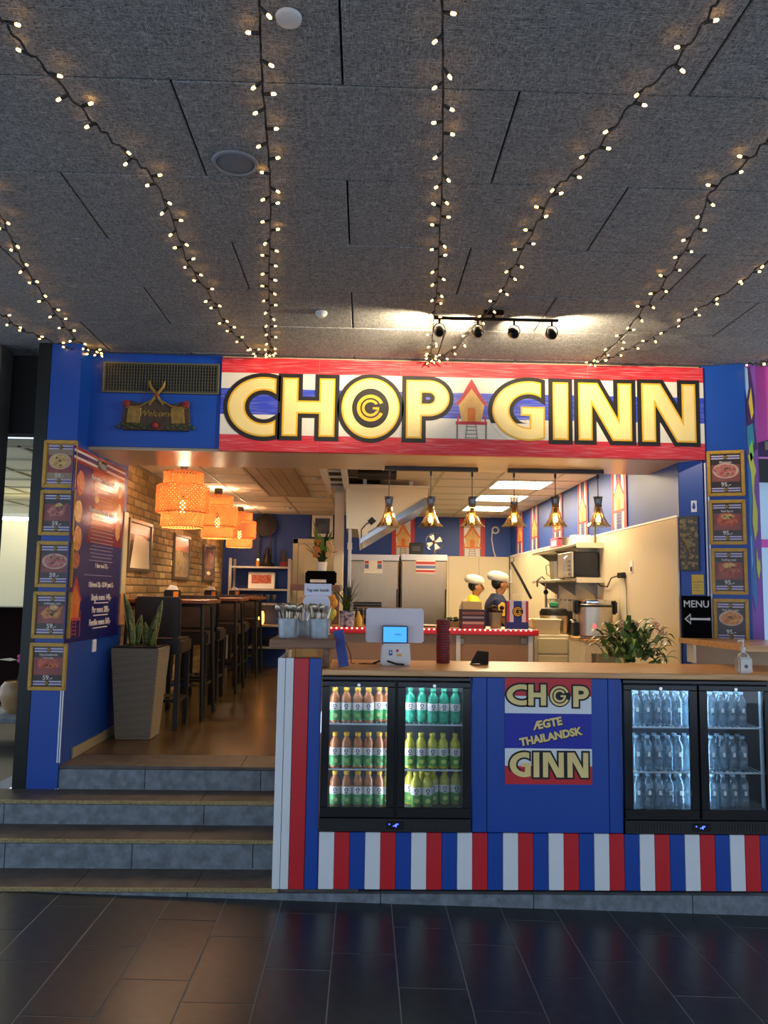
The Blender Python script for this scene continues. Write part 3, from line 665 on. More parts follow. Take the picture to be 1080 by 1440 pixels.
# track light with four spots
Yt = PZ(700, 438, 3.38).y
tb = P(694, 449, Yt); x0, x1 = P(611, 448, Yt).x, P(785, 451, Yt).x
BRZ = mat('dark_bronze', '#17110c', .35, .6)
t = thing('track_light', 'dark ceiling rail with four swivel spotlights aimed at the sign', 'track light', (tb.x, Yt, 3.38))
zr = tb.z-3.38
MB().box(-.06, .06, -.03, .03, -.03, 0).obj('ceiling_mount', BRZ, t, .006)
MB().cyl((0, 0, -.03), (0, 0, zr), .010, 10).obj('stem', BRZ, t)
MB().cyl((x0-tb.x, 0, zr), (x1-tb.x, 0, zr), .010, 10).obj('rail', BRZ, t)
LENS = mat('spot_lens', '#fff0cc', .2, emit='#ffdf9e', es=3)
for k, px in enumerate((618, 672, 723, 776)):
    x = P(px, 450, Yt).x-tb.x
    hd = bpy.data.objects.new('spot', None); hd.empty_display_size = .03; COL.objects.link(hd); hd.parent = t; hd.location = (x, 0, zr)
    MB().cyl((0, 0, 0), (0, 0, -.035), .007, 8).obj('hanger', BRZ, hd)
    MB().tube([(-.033, 0, -.085), (-.034, 0, -.06), (-.022, 0, -.04), (0, 0, -.032), (.022, 0, -.04), (.034, 0, -.06), (.033, 0, -.085)], .003, 6).obj('yoke', BRZ, hd)
    R_ = Matrix.Rotation(rad(-62), 3, 'X')
    # can opens towards the sign (+y, a little down)
    MB().lathe([(.0, -.035), (.020, -.035), (.027, -.022), (.031, .01), (.033, .045), (.030, .046), (.028, .02)], 18, (0, 0, -.088), R_).obj('can', BRZ, hd)
    MB().lathe([(.0, .018), (.026, .018)], 16, (0, 0, -.088), R_).obj('lens', LENS, hd)
    d = R_ @ Vector((0, 0, 1)); wpos = Vector((tb.x+x, Yt, 3.38+zr-.088))+d*.06
    lamp('SPOT', 'spot_beam', wpos, 62, (1, .80, .52), .02, None, (wpos.x+(-.75, -.38, .38, .75)[k], wpos.y+.6, wpos.z+.20), 104, 1.0)

# ================================================================== neighbouring shop, far left
DRK = mat('dark_fascia', '#060606', .7)
NW = mat('neighbour_white', '#d6cfae', .6, var=.04, scale=3)
o = MB().box(-3.15, -2.222, 5.56, 5.70, 2.80, 3.38).obj('trim_2', DRK); struct(o); tag(o, 'black fascia above the neighbouring opening on the far left', 'fascia')
o = MB().box(-2.80, -2.55, 5.30, 5.50, -.1, 3.379).obj('wall_neighbour_pillar', mat('grey_stone', '#4a4a4a', .8, var=.2, scale=10)); struct(o); tag(o, 'grey stone pillar at the far left edge', 'pillar')
o.location.x = -.02
nc = MB().box(-5.5, -2.42, 5.70, 10.5, 2.74, 2.79).obj('ceiling_neighbour', NW); struct(nc); tag(nc, 'cream tiled ceiling of the neighbouring shop', 'ceiling')
g = MB()
for k in range(8): g.box(-5.5, -2.42, 5.72+k*.6, 5.75+k*.6, 2.728, 2.739)
for k in range(5): g.box(-5.0+k*.6, -4.97+k*.6, 5.72, 10.4, 2.7285, 2.7395)
g.obj('ceiling_grid', mat('neighbour_grid', '#b9b192', .7), nc)
nb = MB().box(-5.5, -2.43, 10.2, 10.3, .38, 2.74).obj('wall_neighbour', NW); struct(nb); tag(nb, 'cream back wall of the neighbouring shop', 'wall')
nf = MB().box(-5.5, -2.44, 5.26, 10.2, .30, .379).obj('floor_neighbour', mat('neighbour_floor', '#57534a', .5, var=.1)); struct(nf); tag(nf, 'pale floor of the neighbouring shop', 'floor')
a = P(-15, 727, 9.4); b = P(60, 727, 9.4)
t = thing('light_tube', 'long white fluorescent tube light in the neighbouring shop', 'ceiling light', ((a.x+b.x)/2, 9.4, a.z))
MB().box(-.5, .5, -.05, .05, 0, .05).obj('housing', WHITE, t, .005); MB().cyl((-.48, 0, -.012), (.48, 0, -.012), .02, 10).obj('tube', mat('tube_glow', '#fff', emit='#fff6dc', es=10), t)
lamp('AREA', 'tube_light_fill', (-3.6, 8.2, 2.70), 13, (1, .93, .74), 1.2)
x0, x1, z0, z1 = RC(-60, 735, 60, 852, 9.0)
o = MB().box(x0, -2.45, 8.6, 9.1, z0, z1).obj('wall_cabinet', NW, None, .01); tag(o, 'cream wall cabinet hanging under the neighbouring tube light', 'cabinet')
h = MB().box(-3.52, -3.40, 8.57, 8.6, z0+.05, z0+.07).obj('cabinet_handle', STEELD, o)
o = MB().box(x0, -2.45, 8.9, 9.3, .38, z0-.02).obj('dark_backboard', mat('dark_red_wood', '#120605', .9, var=.3, scale=4, stretch=(1, 1, .1), spec=.1), None); tag(o, 'dark red wooden backboard below the cream cabinet', 'panel')
x0, x1, z0, z1 = RC(-50, 1055, 50, 1110, 6.6)
tb_ = thing('side_table', 'low grey side table holding the orchid at far left', 'table', (-3.0, 6.7, .38))
MB().box(-.35, .42, -.3, .3, .22, .26).obj('top', SLATE2, tb_, .004); 
for sx in (-.3, .36):
    for sy in (-.25, .25): MB().box(sx-.02, sx+.02, sy-.02, sy+.02, 0, .22).obj('leg', SLATE2, tb_)
p = P(17, 1062, 6.7)
orc = thing('orchid_pot', 'tan round pot with pink orchid flowers on the side table', 'potted plant', (p.x, 6.7, .64))
MB().lathe([(.0, 0), (.06, 0), (.10, .05), (.125, .14), (.12, .22), (.09, .26), (.085, .25), (0, .24)], 18).obj('pot', mat('tan_pot', '#9a7a55', .4, var=.2, scale=6), orc)
MB().tube([(0, 0, .24), (.03, 0, .38), (.06, 0, .46), (.12, -.02, .50)], .005, 5).obj('stem', CGR, orc)
MB().tube([(0, 0, .24), (.07, -.02, .26), (.11, -.04, .23)], .005, 5).obj('stem', CGR, orc)
PNK = mat('orchid_pink', '#c03a78', .5); PWT = mat('orchid_white', '#d8cfae', .5)
for c in ((.11, -.03, .50), (.115, -.05, .235), (.05, -.03, .45)):
    f = MB()
    for k in range(5): f.ball((c[0]+.03*math.cos(k*1.257), c[1], c[2]+.03*math.sin(k*1.257)), .024, 7, 4, (1, .25, .8))
    f.obj('flower', PNK, orc); MB().ball((c[0], c[1]-.01, c[2]), .009, 6, 4).obj('flower_centre', PWT, orc)
lf = MB()
for s_ in (-1, 1): lf.prism([(0, .44), (s_*-.05, .455), (s_*-.16, .44), (s_*-.05, .43)], -.03, -.025)
lf.obj('leaf', PWT, orc)

# ================================================================== right side: mural wall, wooden return shelf, lit room beyond
MUR = mat('mural_purple', '#7a4aa0', .5, var=.12, scale=3); PINK = mat('mural_pink', '#cf4aa0', .45, var=.1, scale=3)
mx0 = B.x+.004; 
mw = thing('wall_mural', 'purple mural wall with cartoon gems and splashes beside the right pillar', 'mural wall', (mx0, B.y+.01, 0), kind='structure')
Xr = P(1073, 800, B.y).x-mx0
MB().box(0, Xr, 0, .25, .05, 3.379).obj('mural_face', MUR, mw)
MB().box(Xr+.002, Xr+.7, .05, .3, 2.74, 3.379).obj('pink_panel', PINK, mw)
def mz(py): return P(1055, py, B.y).z
mu = [('blue', '#3f6fae'), ('dark', '#3d1d55'), ('yellow', '#d9b93c'), ('teal', '#2f7f9c'), ('green', '#7ec04a'), ('lime', '#b8c24c'), ('sky', '#8fb9e0')]
MM = {k: mat('mural_'+k, c, .5) for k, c in mu}
def mshape(col, pts, l): MB().prism([(x*Xr, mz(py)) for x, py in pts], -.002-.0008*l, -.0005).obj('mural_shape', MM[col], mw)
mshape('dark', [(.0, 520), (.5, 515), (.85, 560), (.75, 600), (.95, 630), (.4, 640), (.05, 590)], 0)
mshape('sky', [(.02, 515), (.3, 518), (.35, 545), (.15, 560), (.02, 545)], 1)
mshape('yellow', [(.3, 565), (.55, 545), (.7, 580), (.5, 590)], 2)
mshape('teal', [(.03, 600), (.6, 595), (.7, 620), (.4, 635), (.05, 628)], 1)
mshape('green', [(.2, 630), (.5, 618), (.6, 640), (.3, 650)], 2)
mshape('lime', [(.05, 640), (.4, 636), (.75, 662), (.6, 670), (.5, 690), (.75, 720), (.7, 745), (.45, 760), (.3, 735), (.4, 700), (.3, 665)], 2)
mshape('blue', [(.0, 650), (.3, 660), (.35, 700), (.15, 735), (.35, 760), (.4, 800), (.3, 830), (.0, 840)], 1)
mshape('teal', [(.05, 665), (.18, 672), (.2, 700), (.06, 720)], 3)
mshape('sky', [(.08, 755), (.15, 752), (.18, 790), (.1, 800)], 3)
mshape('blue', [(.15, 790), (.45, 800), (.5, 840), (.3, 860), (.12, 840)], 2)
mshape('lime', [(.55, 770), (.7, 790), (.8, 785), (.85, 800), (.65, 815), (.5, 800)], 2)
MB().prism([(Xr+.03, mz(620)), (Xr+.16, mz(612)), (Xr+.18, mz(640)), (Xr+.02, mz(640))], .045, .05).obj('mural_shape', MM['dark'], mw)
MB().box(Xr+.07, Xr+.12, .042, .046, mz(630), mz(618)).obj('mural_shape', PGREY, mw)
# glazed opening beyond
wn = thing('window_1', 'bright pale window behind the mural wall at the right edge', 'window', (mx0+Xr+.1, 6.6, 1.2), kind='structure')
MB().box(-.15, .9, 0, .03, 0, 1.5).obj('pane', mat('pane_sky', '#8fb0c4', .3, emit='#c4dcea', es=.15), wn)
MB().box(-.19, -.14, -.03, .03, 0, 1.55).obj('window_frame', BLACK, wn); MB().box(-.19, .9, -.03, .03, 1.5, 2.17).obj('window_header', BLACK, wn)
MB().box(-.14, .9, -.012, -.002, .93, 1.0).obj('magenta_band', PINK, wn)
MB().box(-.14, .9, -.012, -.002, .0, .12).obj('yellow_band', MM['yellow'], wn)
# blue return piece between pillar and kitchen cladding
o = MB(); a, b = Vector((2.305, 5.555)), Vector((2.437, 5.452)); u = (b-a).normalized(); n_ = Vector((-u.y, u.x))
pts = [a, b, b+n_*.10, a+n_*.10]
o.add([(q.x, q.y, z) for z in (.2, 3.0) for q in pts], [(0, 1, 2, 3), (7, 6, 5, 4), (0, 4, 5, 1), (1, 5, 6, 2), (2, 6, 7, 3), (3, 7, 4, 0)])
o = o.obj('wall_return', BLUE); struct(o); tag(o, 'narrow blue return wall between pillar and kitchen cladding', 'wall')
ra = math.atan2(u.y, u.x)
def ret(px, py):
    nn = Vector((u.y, -u.x, 0)); O = Vector((0, 0, EYE)); d_ = ray(px, py); q = Vector((a.x, a.y, 0))+nn*.004
    return O+d_*((q-O).dot(nn)/d_.dot(nn))
def wall_rect(x0, y0, x1, y1):
    m, n = (y0+y1)/2, (x0+x1)/2
    return (ret(x0, m)+ret(x1, m))/2, (ret(x0, m)-ret(x1, m)).length, (ret(n, y0)-ret(n, y1)).length
c, ww, hh = wall_rect(957, 726, 983, 803)
rp = thing('carved_relief', 'tall carved grey and gold relief panel on the blue return wall', 'wall panel', c, ra)
MB().box(-ww/2, ww/2, -.02, 0, -hh/2, hh/2).obj('board', mat('relief_board', '#4e4a40', .6, var=.2, scale=20), rp, .003)
rl = MB()
for k in range(80): rl.ball((random.uniform(-.42, .42)*ww, -.0205, hh*random.uniform(-.45, .45)), random.uniform(.005, .010), 6, 4, (random.uniform(.8, 1.8), .5, random.uniform(.8, 1.8)))
rl.ball((0, -.022, 0), .026, 10, 6, (1, .5, 1.4)); rl.ball((-.3*ww, -.02, hh*.4), .022, 10, 5, (1, .4, 1)); rl.obj('relief', mat('relief_gold', '#8a7a58', .5, .2, var=.2, scale=50), rp)
c, ww, hh = wall_rect(973, 808, 990, 836)
o = MB().box(-ww/2, ww/2, -.003, 0, -hh/2, hh/2).obj('paper_note', mat('yellow_paper', '#d9b64a', .6), None, loc=c); o.rotation_euler = (0, 0, ra); tag(o, 'yellow paper note pinned above the chalkboard', 'note')
ln = MB()
for k in range(4): ln.box(-ww*.4, ww*.1*(k % 2+1), -.004, -.003, hh*(.1-.14*k), hh*(.1-.14*k)+.004)
ln.box(0, ww*.45, -.004, -.003, hh*.12, hh*.16); ln.obj('writing', PGREY, o)
c, ww, hh = wall_rect(972, 704, 980, 720)
o = MB().box(-ww/2, ww/2, -.003, 0, -hh/2, hh/2).obj('sticker', WHITE, None, loc=c); o.rotation_euler = (0, 0, ra); tag(o, 'small white and blue sticker above the carved relief', 'sticker')
MB().prism(blob(0, 0, ww*.3, hh*.3, 9, .3), -.004, -.003).obj('sticker_print', BLUE, o)
# wooden return shelf and chalkboard
ZS = P(975, 897, 5.40).z
sp = [PZ(963, 898, ZS), PZ(1130, 912, ZS), PZ(1130, 935, ZS), PZ(975, 900, ZS)]
x_a, x_b = PZ(963, 897, ZS), PZ(1045, 908, ZS)
shf = thing('return_shelf', 'light wooden shelf under the chalkboard running off to the right', 'shelf', (2.25, 5.0, ZS))
MB().add([(q.x-2.25, q.y-5.0, dz) for dz in (-.035, 0) for q in (Vector((2.21, 5.40, 0)), Vector((2.30, 4.62, 0)), Vector((3.2, 4.62, 0)), Vector((3.2, 5.13, 0)), Vector((2.40, 5.385, 0)))], [(0, 1, 2, 3, 4), (9, 8, 7, 6, 5)]+[(k, k+5, (k+1) % 5+5, (k+1) % 5) for k in range(5)]).obj('board', WOOD, shf)
MB().box(.02, .9, .30, .33, -.45, -.036).obj('front_panel', mat('beige_panel', '#9c8468', .6, var=.08, scale=3), shf)
MB().box(.0, .018, .25, .36, -.16, -.036).obj('bracket', CREAM, shf)
c = (P(960, 866, 5.36)+P(1000, 866, 5.36))/2
x0, x1, z0, z1 = RC(960, 838, 1001, 894, 5.36)
z0 = ZS+.001
cb = thing('chalkboard', 'small black chalkboard reading MENU with an arrow pointing left', 'chalkboard', ((x0+x1)/2, 5.37, z0))
W_, H_ = x1-x0, z1-z0; CH = mat('chalk', '#c9c9c6', .9)
MB().box(-W_/2, W_/2, -.008, .008, 0, H_).obj('board', MBLACK, cb, .002)
text('MENU', .068, CH, cb, -.004, H_*.80, -.0086, .0006, sx=.98)
MB().prism([(-W_*.44, H_*.45), (-W_*.22, H_*.58), (-W_*.22, H_*.475), (W_*.36, H_*.475), (W_*.36, H_*.425), (-W_*.22, H_*.425), (-W_*.22, H_*.32)], -.0092, -.008).obj('arrow', CH, cb)
MB().prism([(-W_*.385, H_*.45), (-W_*.24, H_*.54), (-W_*.24, H_*.36)], -.0096, -.0092).obj('arrow_centre', BLACK, cb)
MB().prism(arc(W_*.40, H_*.45, .011, .011, 0, 330, 10), -.0096, -.008).obj('arrow_dot', CH, cb)
# ================================================================== front counter
ZC = 1.262                                                # top of the worktop
ct = thing('service_counter', 'long service counter clad in royal blue boards with red white and blue planks below', 'counter', (1.0, 4.40, .082))
def cx(X): return X-1.0
cz0 = .082
bm3 = {}
for nm, m_ in (('w', WHITE), ('r', RED), ('b', BLUE)):
    me = MB().box(-.0415, .0415, -.018, 0, .0, .300).mesh('plank', .0025); me.materials.append(m_); bm3[nm] = me
x = P(448, 1215, 4.40).x
k = 0
while x < 2.62:
    link('plank', bm3['wrb'[k % 3]], None, ct, (cx(x+.042), random.uniform(-.0015, .001), .002)); x += .0843; k += 1
# left post: two white planks, a red and a blue one, full height
px_ = [(-.473, -.432, WHITE), (-.429, -.385, WHITE), (-.382, -.300, RED), (-.297, -.228, BLUE)]
for a, b, m_ in px_: MB().box(cx(a), cx(b), -.018, 0, .0, 1.372-cz0-.05).obj('plank', m_, ct, .0025)
MB().box(cx(-.47), cx(-.455), .001, .60, 0, 1.372-cz0-.05).obj('side_board', WHITE, ct)
MB().box(cx(-.45), cx(-.24), .001, .03, 0, 1.372-cz0-.05).obj('post_back', WOODB, ct)
FX = [(-.225, .610), (1.468, 2.315)]
# blue middle boards
for a, b in ((.618, .70), (.702, 1.385), (1.387, 1.463)): MB().box(cx(a), cx(b), -.012, .01, .304, ZC-cz0-.035).obj('front_board', BLUE, ct, .003)
MB().box(cx(-.23), cx(2.6), .001, .02, 0, .30).obj('base_board', BLUE, ct)
MB().box(cx(-.23), cx(2.6), .54, .56, 0, ZC-cz0-.035).obj('rear_board', CREAM, ct)
for a in (.612, 1.446): MB().box(cx(a), cx(a)+.018, .012, .54, .304, ZC-cz0-.035).obj('divider', BLUE, ct)
MB().box(cx(-.23), cx(2.6), .021, .54, .27, .296).obj('bottom_shelf', BLUE, ct)
wt = MB().box(-.226, 2.66, 4.375, 5.02, ZC-.032, ZC).obj('worktop', WOOD, None, .004); tag(wt, 'long light oak worktop along the service counter', 'worktop')
# wooden block top on the post
x0, x1 = P(379, 905, 4.36).x, P(472, 905, 4.36).x
zt = P(420, 899, 4.36).z; zb = P(420, 912, 4.36).z
o = MB().box(x0, x1, 4.36, 4.90, zb, zt).obj('post_top', WOODB, None, .004); tag(o, 'thick brown oak block top carrying the cutlery buckets', 'worktop')
o2 = MB().box(-.228, -.190, 4.48, 4.85, ZC+.001, zb-.001).obj('support_block', WOODB, None, .003); tag(o2, 'oak upright holding the raised block top', 'support')
ZPT = zt

# poster on the blue board
a, b, c, d = RC(710, 954, 832, 1103, 4.385)
po = thing('counter_poster', 'square flag coloured poster with CHOP GINN lettering on the blue counter front', 'poster', ((a+b)/2, 4.387, (c+d)/2)); W_, H_ = b-a, d-c; X, Z = W_/2, H_/2
for z0, z1, m_, nm in ((-.5, -.33, RED, 'red_band'), (-.33, -.165, WHITE, 'white_band'), (-.165, .165, mat('poster_blue', '#101f9e', .45), 'blue_band'), (.165, .33, WHITE, 'white_band'), (.33, .5, RED, 'red_band')):
    MB().box(-X, X, -.003, 0, z0*H_, z1*H_).obj(nm, m_, po)
def word(chars, zc, hgt, xs, out=.010, t=.027, par=None):
    for ch, x0, x1 in zip(chars, xs[::2], xs[1::2]):
        g = glyph(ch, x1-x0, hgt, t); L = link('letter_'+ch.lower(), loops_mesh(g, 0, .0006), LPAL, par, ((x0+x1)/2, -.0056, zc), (PI/2, 0, 0))
        link('outline', loops_mesh(g, out, .0006), LBLK, L, (0, 0, -.0013))
u = W_/121.0
px = lambda q: (q-771)*u
word('CH', H_*.5-.092, .115, [px(713), px(741), px(743), px(768)], par=po, t=.03)
word('P', H_*.5-.098, .115, [px(806), px(828)], par=po, t=.03)
MB().lathe([(.062, 0), (.062, .0015)], 28, (px(787), -.0035, H_*.5-.096), Matrix.Rotation(PI/2, 3, 'X'), True, False).obj('logo_disc', LBLK, po)
cg_logo(po, LPAL, .055, px(787), H_*.5-.096, -.0062, .0006)
word('GINN', -H_*.5+.106, .135, [px(717), px(746), px(750), px(758), px(763), px(792), px(797), px(826)], par=po, t=.032)
for s_, sz, x_, z_ in (('ÆGTE', .060, px(770), .040), ('THAILANDSK', .058, px(774), -.032)):
    text(s_, sz, LBLK, po, x_+.002, z_-.002, -.0036, .0050, roll=rad(11)); text(s_, sz, LPAL, po, x_, z_, -.0046, .0026, roll=rad(11))

# ================================================================== glass door fridges and bottles
LEDW = mat('led_cool', '#ffffff', .5, emit='#dfeaff', es=15)
INNER = mat('fridge_inner', '#596067', .4, .3); SHW = mat('shelf_wire', '#d8dde0', .3, .3)
def fridge(label, x0, x1, led):
    z0, z1 = .388, ZC-.036
    t = thing('bottle_fridge', label, 'fridge', ((x0+x1)/2, 4.39, z0)); W_, H_ = x1-x0, z1-z0; X = W_/2; D = .50
    MB().box(-X, -X+.03, .03, D, .0, H_).obj('side_panel', BLACK, t); MB().box(X-.03, X, .03, D, .0, H_).obj('side_panel', BLACK, t)
    MB().box(-X+.03, X-.03, .03, D, H_-.035, H_).obj('top_panel', BLACK, t); MB().box(-X+.03, X-.03, .03, D, 0, .105).obj('base_panel', BLACK, t)
    MB().box(-X+.03, X-.03, D-.02, D, .105, H_-.035).obj('inner_back', INNER, t)
    MB().box(-X+.03, X-.03, .05, D-.02, .1055, .112).obj('inner_floor', INNER, t)
    MB().box(-X, X, -.02, .03, H_-.022, H_).obj('header', BLACKG, t, .004)
    MB().box(-X, X, -.02, .03, 0, .075).obj('kick_plate', BLACK, t, .004)
    gm = MB().box(-.0035, .0035, -.023, -.020, -.018, .018).mesh('grille_slot'); gm.materials.append(mat('slot_grey', '#1d1e20', .5))
    for s_ in (-1, 1):
        for k in range(16): link('grille_slot', gm, None, t, (s_*(.11+k*.0165), 0, .040))
    dsp = MB().box(-.05, .05, -.026, -.02, .018, .058).obj('display', BLACKG, t, .003)
    text('-4°', .024, mat('display_blue', '#2030ff', .4, emit='#2b40ff', es=6), dsp, .004, .038, -.0266, .001)
    MB().box(-.034, -.028, -.028, -.026, .042, .048).obj('indicator', MATS['display_blue'], dsp)
    MB().box(-.012, .012, .0, .03, .076, H_-.024).obj('centre_post', BLACK, t)
    for s_ in (-1, 1):
        dr = bpy.data.objects.new('door', None); dr.empty_display_size = .05; COL.objects.link(dr); dr.parent = t; dr.location = (s_*(X+.004)/2, 0, .078)
        dw = X-.008; dh = H_-.024-.080; hx = dw/2
        gl, gr_, gb, gt = -hx+.045, hx-.045, .055, dh-.030
        f = MB(); f.box(-hx, hx, -.024, 0, 0, gb); f.box(-hx, hx, -.024, 0, gt, dh); f.box(-hx, gl, -.024, 0, gb, gt); f.box(gr_, hx, -.024, 0, gb, gt)
        f.obj('door_frame', BLACKG, dr, .003)
        MB().box(gl, gr_, -.014, -.010, gb, gt).obj('door_glass', GLASS, dr)
        MB().lathe([(0, -.004), (.009, -.004), (.011, 0)], 14, (0, -.0245, dh-.020), Matrix.Rotation(PI/2, 3, 'X') @ Matrix.Rotation(PI, 3, 'X')).obj('lock', CHROME, dr)
    sh = []
    for zz in (.324, .572):
        for s_ in (-1, 1):
            xa, xb = (-X+.035, -.02) if s_ < 0 else (.02, X-.035)
            m_ = MB(); m_.box(xa, xb, .035, .043, zz-.008, zz); m_.box(xa, xb, D-.04, D-.034, zz-.008, zz)
            for k in range(14): m_.box(xa+.006+(xb-xa-.012)*k/13-.0015, xa+.006+(xb-xa-.012)*k/13+.0015, .043, D-.04, zz-.005, zz)
            m_.obj('shelf', SHW, t)
    MB().box(-X+.031, -X+.037, .034, .044, .13, H_-.06).obj('led_strip', led, t)
    MB().box(X-.040, X-.031, .034, .060, .13, H_-.06).obj('side_rail', SHW, t)
    for s_ in (-1, 1): MB().box(s_*.018-.004, s_*.018+.004, .031, .041, .13, H_-.06).obj('led_strip', led, t)
    MB().box(-X+.05, X-.05, .036, .052, H_-.042, H_-.036).obj('led_strip', led, t)
    return t, z0
f1, fz = fridge('black two door glass fridge full of colourful tea bottles under the left worktop', FX[0][0], FX[0][1], LEDW)
LEDB = mat('led_blue_white', '#ffffff', .5, emit='#a9d8ff', es=18)
f2, fz = fridge('black two door glass fridge full of clear water bottles at the right end', FX[1][0], FX[1][1], LEDB)
BSC = .93
ZSH = [fz+.572, fz+.324, fz+.112]
bprof = [(.0, 0), (.026, 0), (.030, .006), (.0305, .05), (.029, .09), (.0305, .10), (.0305, .140), (.0285, .152), (.017, .174), (.0140, .182), (.0140, .188)]
def make_bottle(kind, liquid, cap, lab2):
    t = thing('tea_bottle', 'x', 'bottle')
    MB().lathe(bprof, 14).obj('body', liquid, t)
    MB().lathe([(.0150, .183), (.0165, .185), (.0165, .203), (.015, .206), (0, .206)], 12).obj('cap', cap, t)
    lb = MB().lathe([(.0312, .074), (.0312, .118)], 14).obj('label_top', PALE, t)
    MB().lathe([(.0311, .014), (.0311, .074)], 14).obj('label_bottom', lab2, t)
    # emblem: purple disc with pale centre on the front
    q = MB(); 
    for k in range(10):
        a = 2*PI*k/10; 
    q.prism(arc(0, .101, .011, .011, 0, 330, 11), -.0335, -.0305); q.obj('emblem', mat('emblem_purple', '#4b2f63', .5), lb)
    MB().prism(arc(0, .101, .0055, .007, 0, 330, 8), -.0342, -.0336).obj('emblem_centre', PALE, lb)
    MB().box(-.009, .009, -.033, -.030, .080, .0845).obj('emblem_text', LBLK, lb)
    MB().prism(blob(.002, .042, .014, .013, 9, .1), -.0335, -.030).obj('fruit_print', mat('fruit_'+kind, lab2_fruit[kind], .5), t)
    return t
lab2_fruit = {'orange': '#9db36a', 'green': '#3fae86', 'yellow': '#c8cf6a'}
def liquid(name, c):
    m = mat(name, c, .15, coat=.5); b = m.node_tree.nodes['Principled BSDF']; b.inputs['Subsurface Weight'].default_value = 0; return m
YCAP = mat('cap_yellow', '#d8a62c', .4); TCAP = mat('cap_tan', '#b0823a', .4); GCAP = mat('cap_green', '#2fa37c', .4); LCAP = mat('cap_lime', '#c2b648', .4)
LGRN = mat('label_green', '#4f9a5c', .4, var=.25, scale=40); LMNT = mat('label_mint', '#33a283', .4, var=.2, scale=40); LLIM = mat('label_lime', '#5f9a3f', .4, var=.3, scale=50)
proto = {'orange': make_bottle('orange', liquid('tea_orange', '#a8683a'), YCAP, LGRN), 'green': make_bottle('green', liquid('tea_green', '#1f9a78'), GCAP, LMNT), 'yellow': make_bottle('yellow', liquid('tea_yellow', '#c3bb3e'), LCAP, LLIM)}
used = set()
def put_bottle(kind, X, Y, z, label):
    o = proto[kind]
    if kind in used: o = dup(o)
    used.add(kind); o.location = (X, Y, z); o.scale = (1, 1, BSC); o['label'] = label; o['group'] = 'tea bottles in the left fridge'
    return o
SHN = ('top', 'middle', 'bottom')
left_px = [471, 487, 503, 518, 533, 545]
zofs = .0008
todo = []
for r in range(3):
    for k, q in enumerate(left_px):
        Y = 4.475 if not (r == 0 and k > 3) else 4.52
        kind = 'yellow' if (r == 2 and k == 5) else 'orange'
        todo.append((kind, P(q, [995, 1055, 1110][r], Y).x, Y, ZSH[r], '%s tea bottle, %s from left, %s shelf behind the left tea door' % ('yellow' if kind == 'yellow' else 'orange', ORD[k], SHN[r])))
    for k, q in enumerate(([577, 593, 609, 624, 640], [576, 592, 608, 623, 640], [576, 593, 609, 625, 641])[r]):
        kind = 'green' if r == 0 else 'yellow'; Y = 4.475 if r < 2 else 4.53
        if (r, k) in ((0, 0), (0, 1)): Y = 4.51
        todo.append((kind, P(q, [995, 1055, 1110][r], Y).x, Y, ZSH[r], '%s tea bottle, %s from left, %s shelf behind the right tea door' % (kind, ORD[k], SHN[r])))
for k, q in enumerate((585, 601)): todo.append(('yellow', P(q, 1115, 4.463).x, 4.463, ZSH[2], 'yellow tea bottle standing in front of the row, %s, bottom shelf' % ('left one', 'right one')[k]))
xs_by = {}
for kind, X, Y, z, lab in todo: put_bottle(kind, X, Y, z+zofs, lab)
# clear water bottles
CLR = glassy('clear_pet', '#dceaf2', .72, .04, '#a9bfca'); CLC = mat('cap_clear', '#9fb4c2', .3)
wbp = thing('water_bottle', 'x', 'bottle')
MB().lathe([(.0, 0), (.027, 0), (.0305, .006), (.0305, .06), (.0295, .065), (.0305, .07), (.0305, .145), (.026, .160), (.0135, .182), (.0125, .196)], 14).obj('body', CLR, wbp)
MB().lathe([(.014, .192), (.0145, .194), (.0145, .206), (0, .208)], 10).obj('cap', CLC, wbp)
MB().box(-.007, .007, -.0325, -.0300, .085, .110).obj('sticker', PALE, wbp)
first = True
for r in range(3):
    for dname, pxs in (('left', [895, 910, 924.5, 939, 953.5, 968]), ('right', [1000, 1014.5, 1029, 1043.5, 1058])):
        for row, Y in (('front', 4.475), ('back', 4.545)):
            for k, q in enumerate(pxs):
                X = P(q, 1050, 4.475).x+(.006 if row == 'back' else 0)
                if X > FX[1][1]-.085: continue
                lab = 'clear water bottle, %s from left, %s row, %s shelf behind %s water door' % (ORD[k], row, SHN[r], dname)
                o = wbp if first else dup(wbp); first = False
                o.location = (X, Y, ZSH[r]+zofs); o.scale = (1, 1, BSC); o['label'] = lab; o['group'] = 'water bottles in the right fridge'

# ================================================================== things on the worktop
GALV = mat('galvanised', '#a3acb0', .45, .5, var=.15, scale=30)
SPN = mat('spoon_steel', '#b5a892', .25, .9)
def bucket(label, px, y0, y1, Y, w_):
    p = P(px, y1, Y); z = ZPT
    h = P(px, y0, Y).z-P(px, y1, Y).z
    t = thing('cutlery_bucket', label, 'bucket', (p.x, Y, z+.001), group='cutlery buckets'); r = w_/2
    MB().lathe([(0, 0), (r*.86, 0), (r*.88, .004), (r, h-.004), (r+.003, h-.002), (r+.003, h+.002), (r-.002, h), (r*.84, .008), (0, .008)], 20).obj('pail', GALV, t)
    return t, h, r
bk1 = bucket('galvanised bucket of spoons at the left end of the block top', 404.5, 874, 901, 4.47, .116)
bk2 = bucket('galvanised bucket of knives and forks nearest the blue tag', 448, 874, 901, 4.47, .116)
bk3 = bucket('galvanised bucket of cutlery standing behind the other two', 425, 876, 897, 4.66, .116)
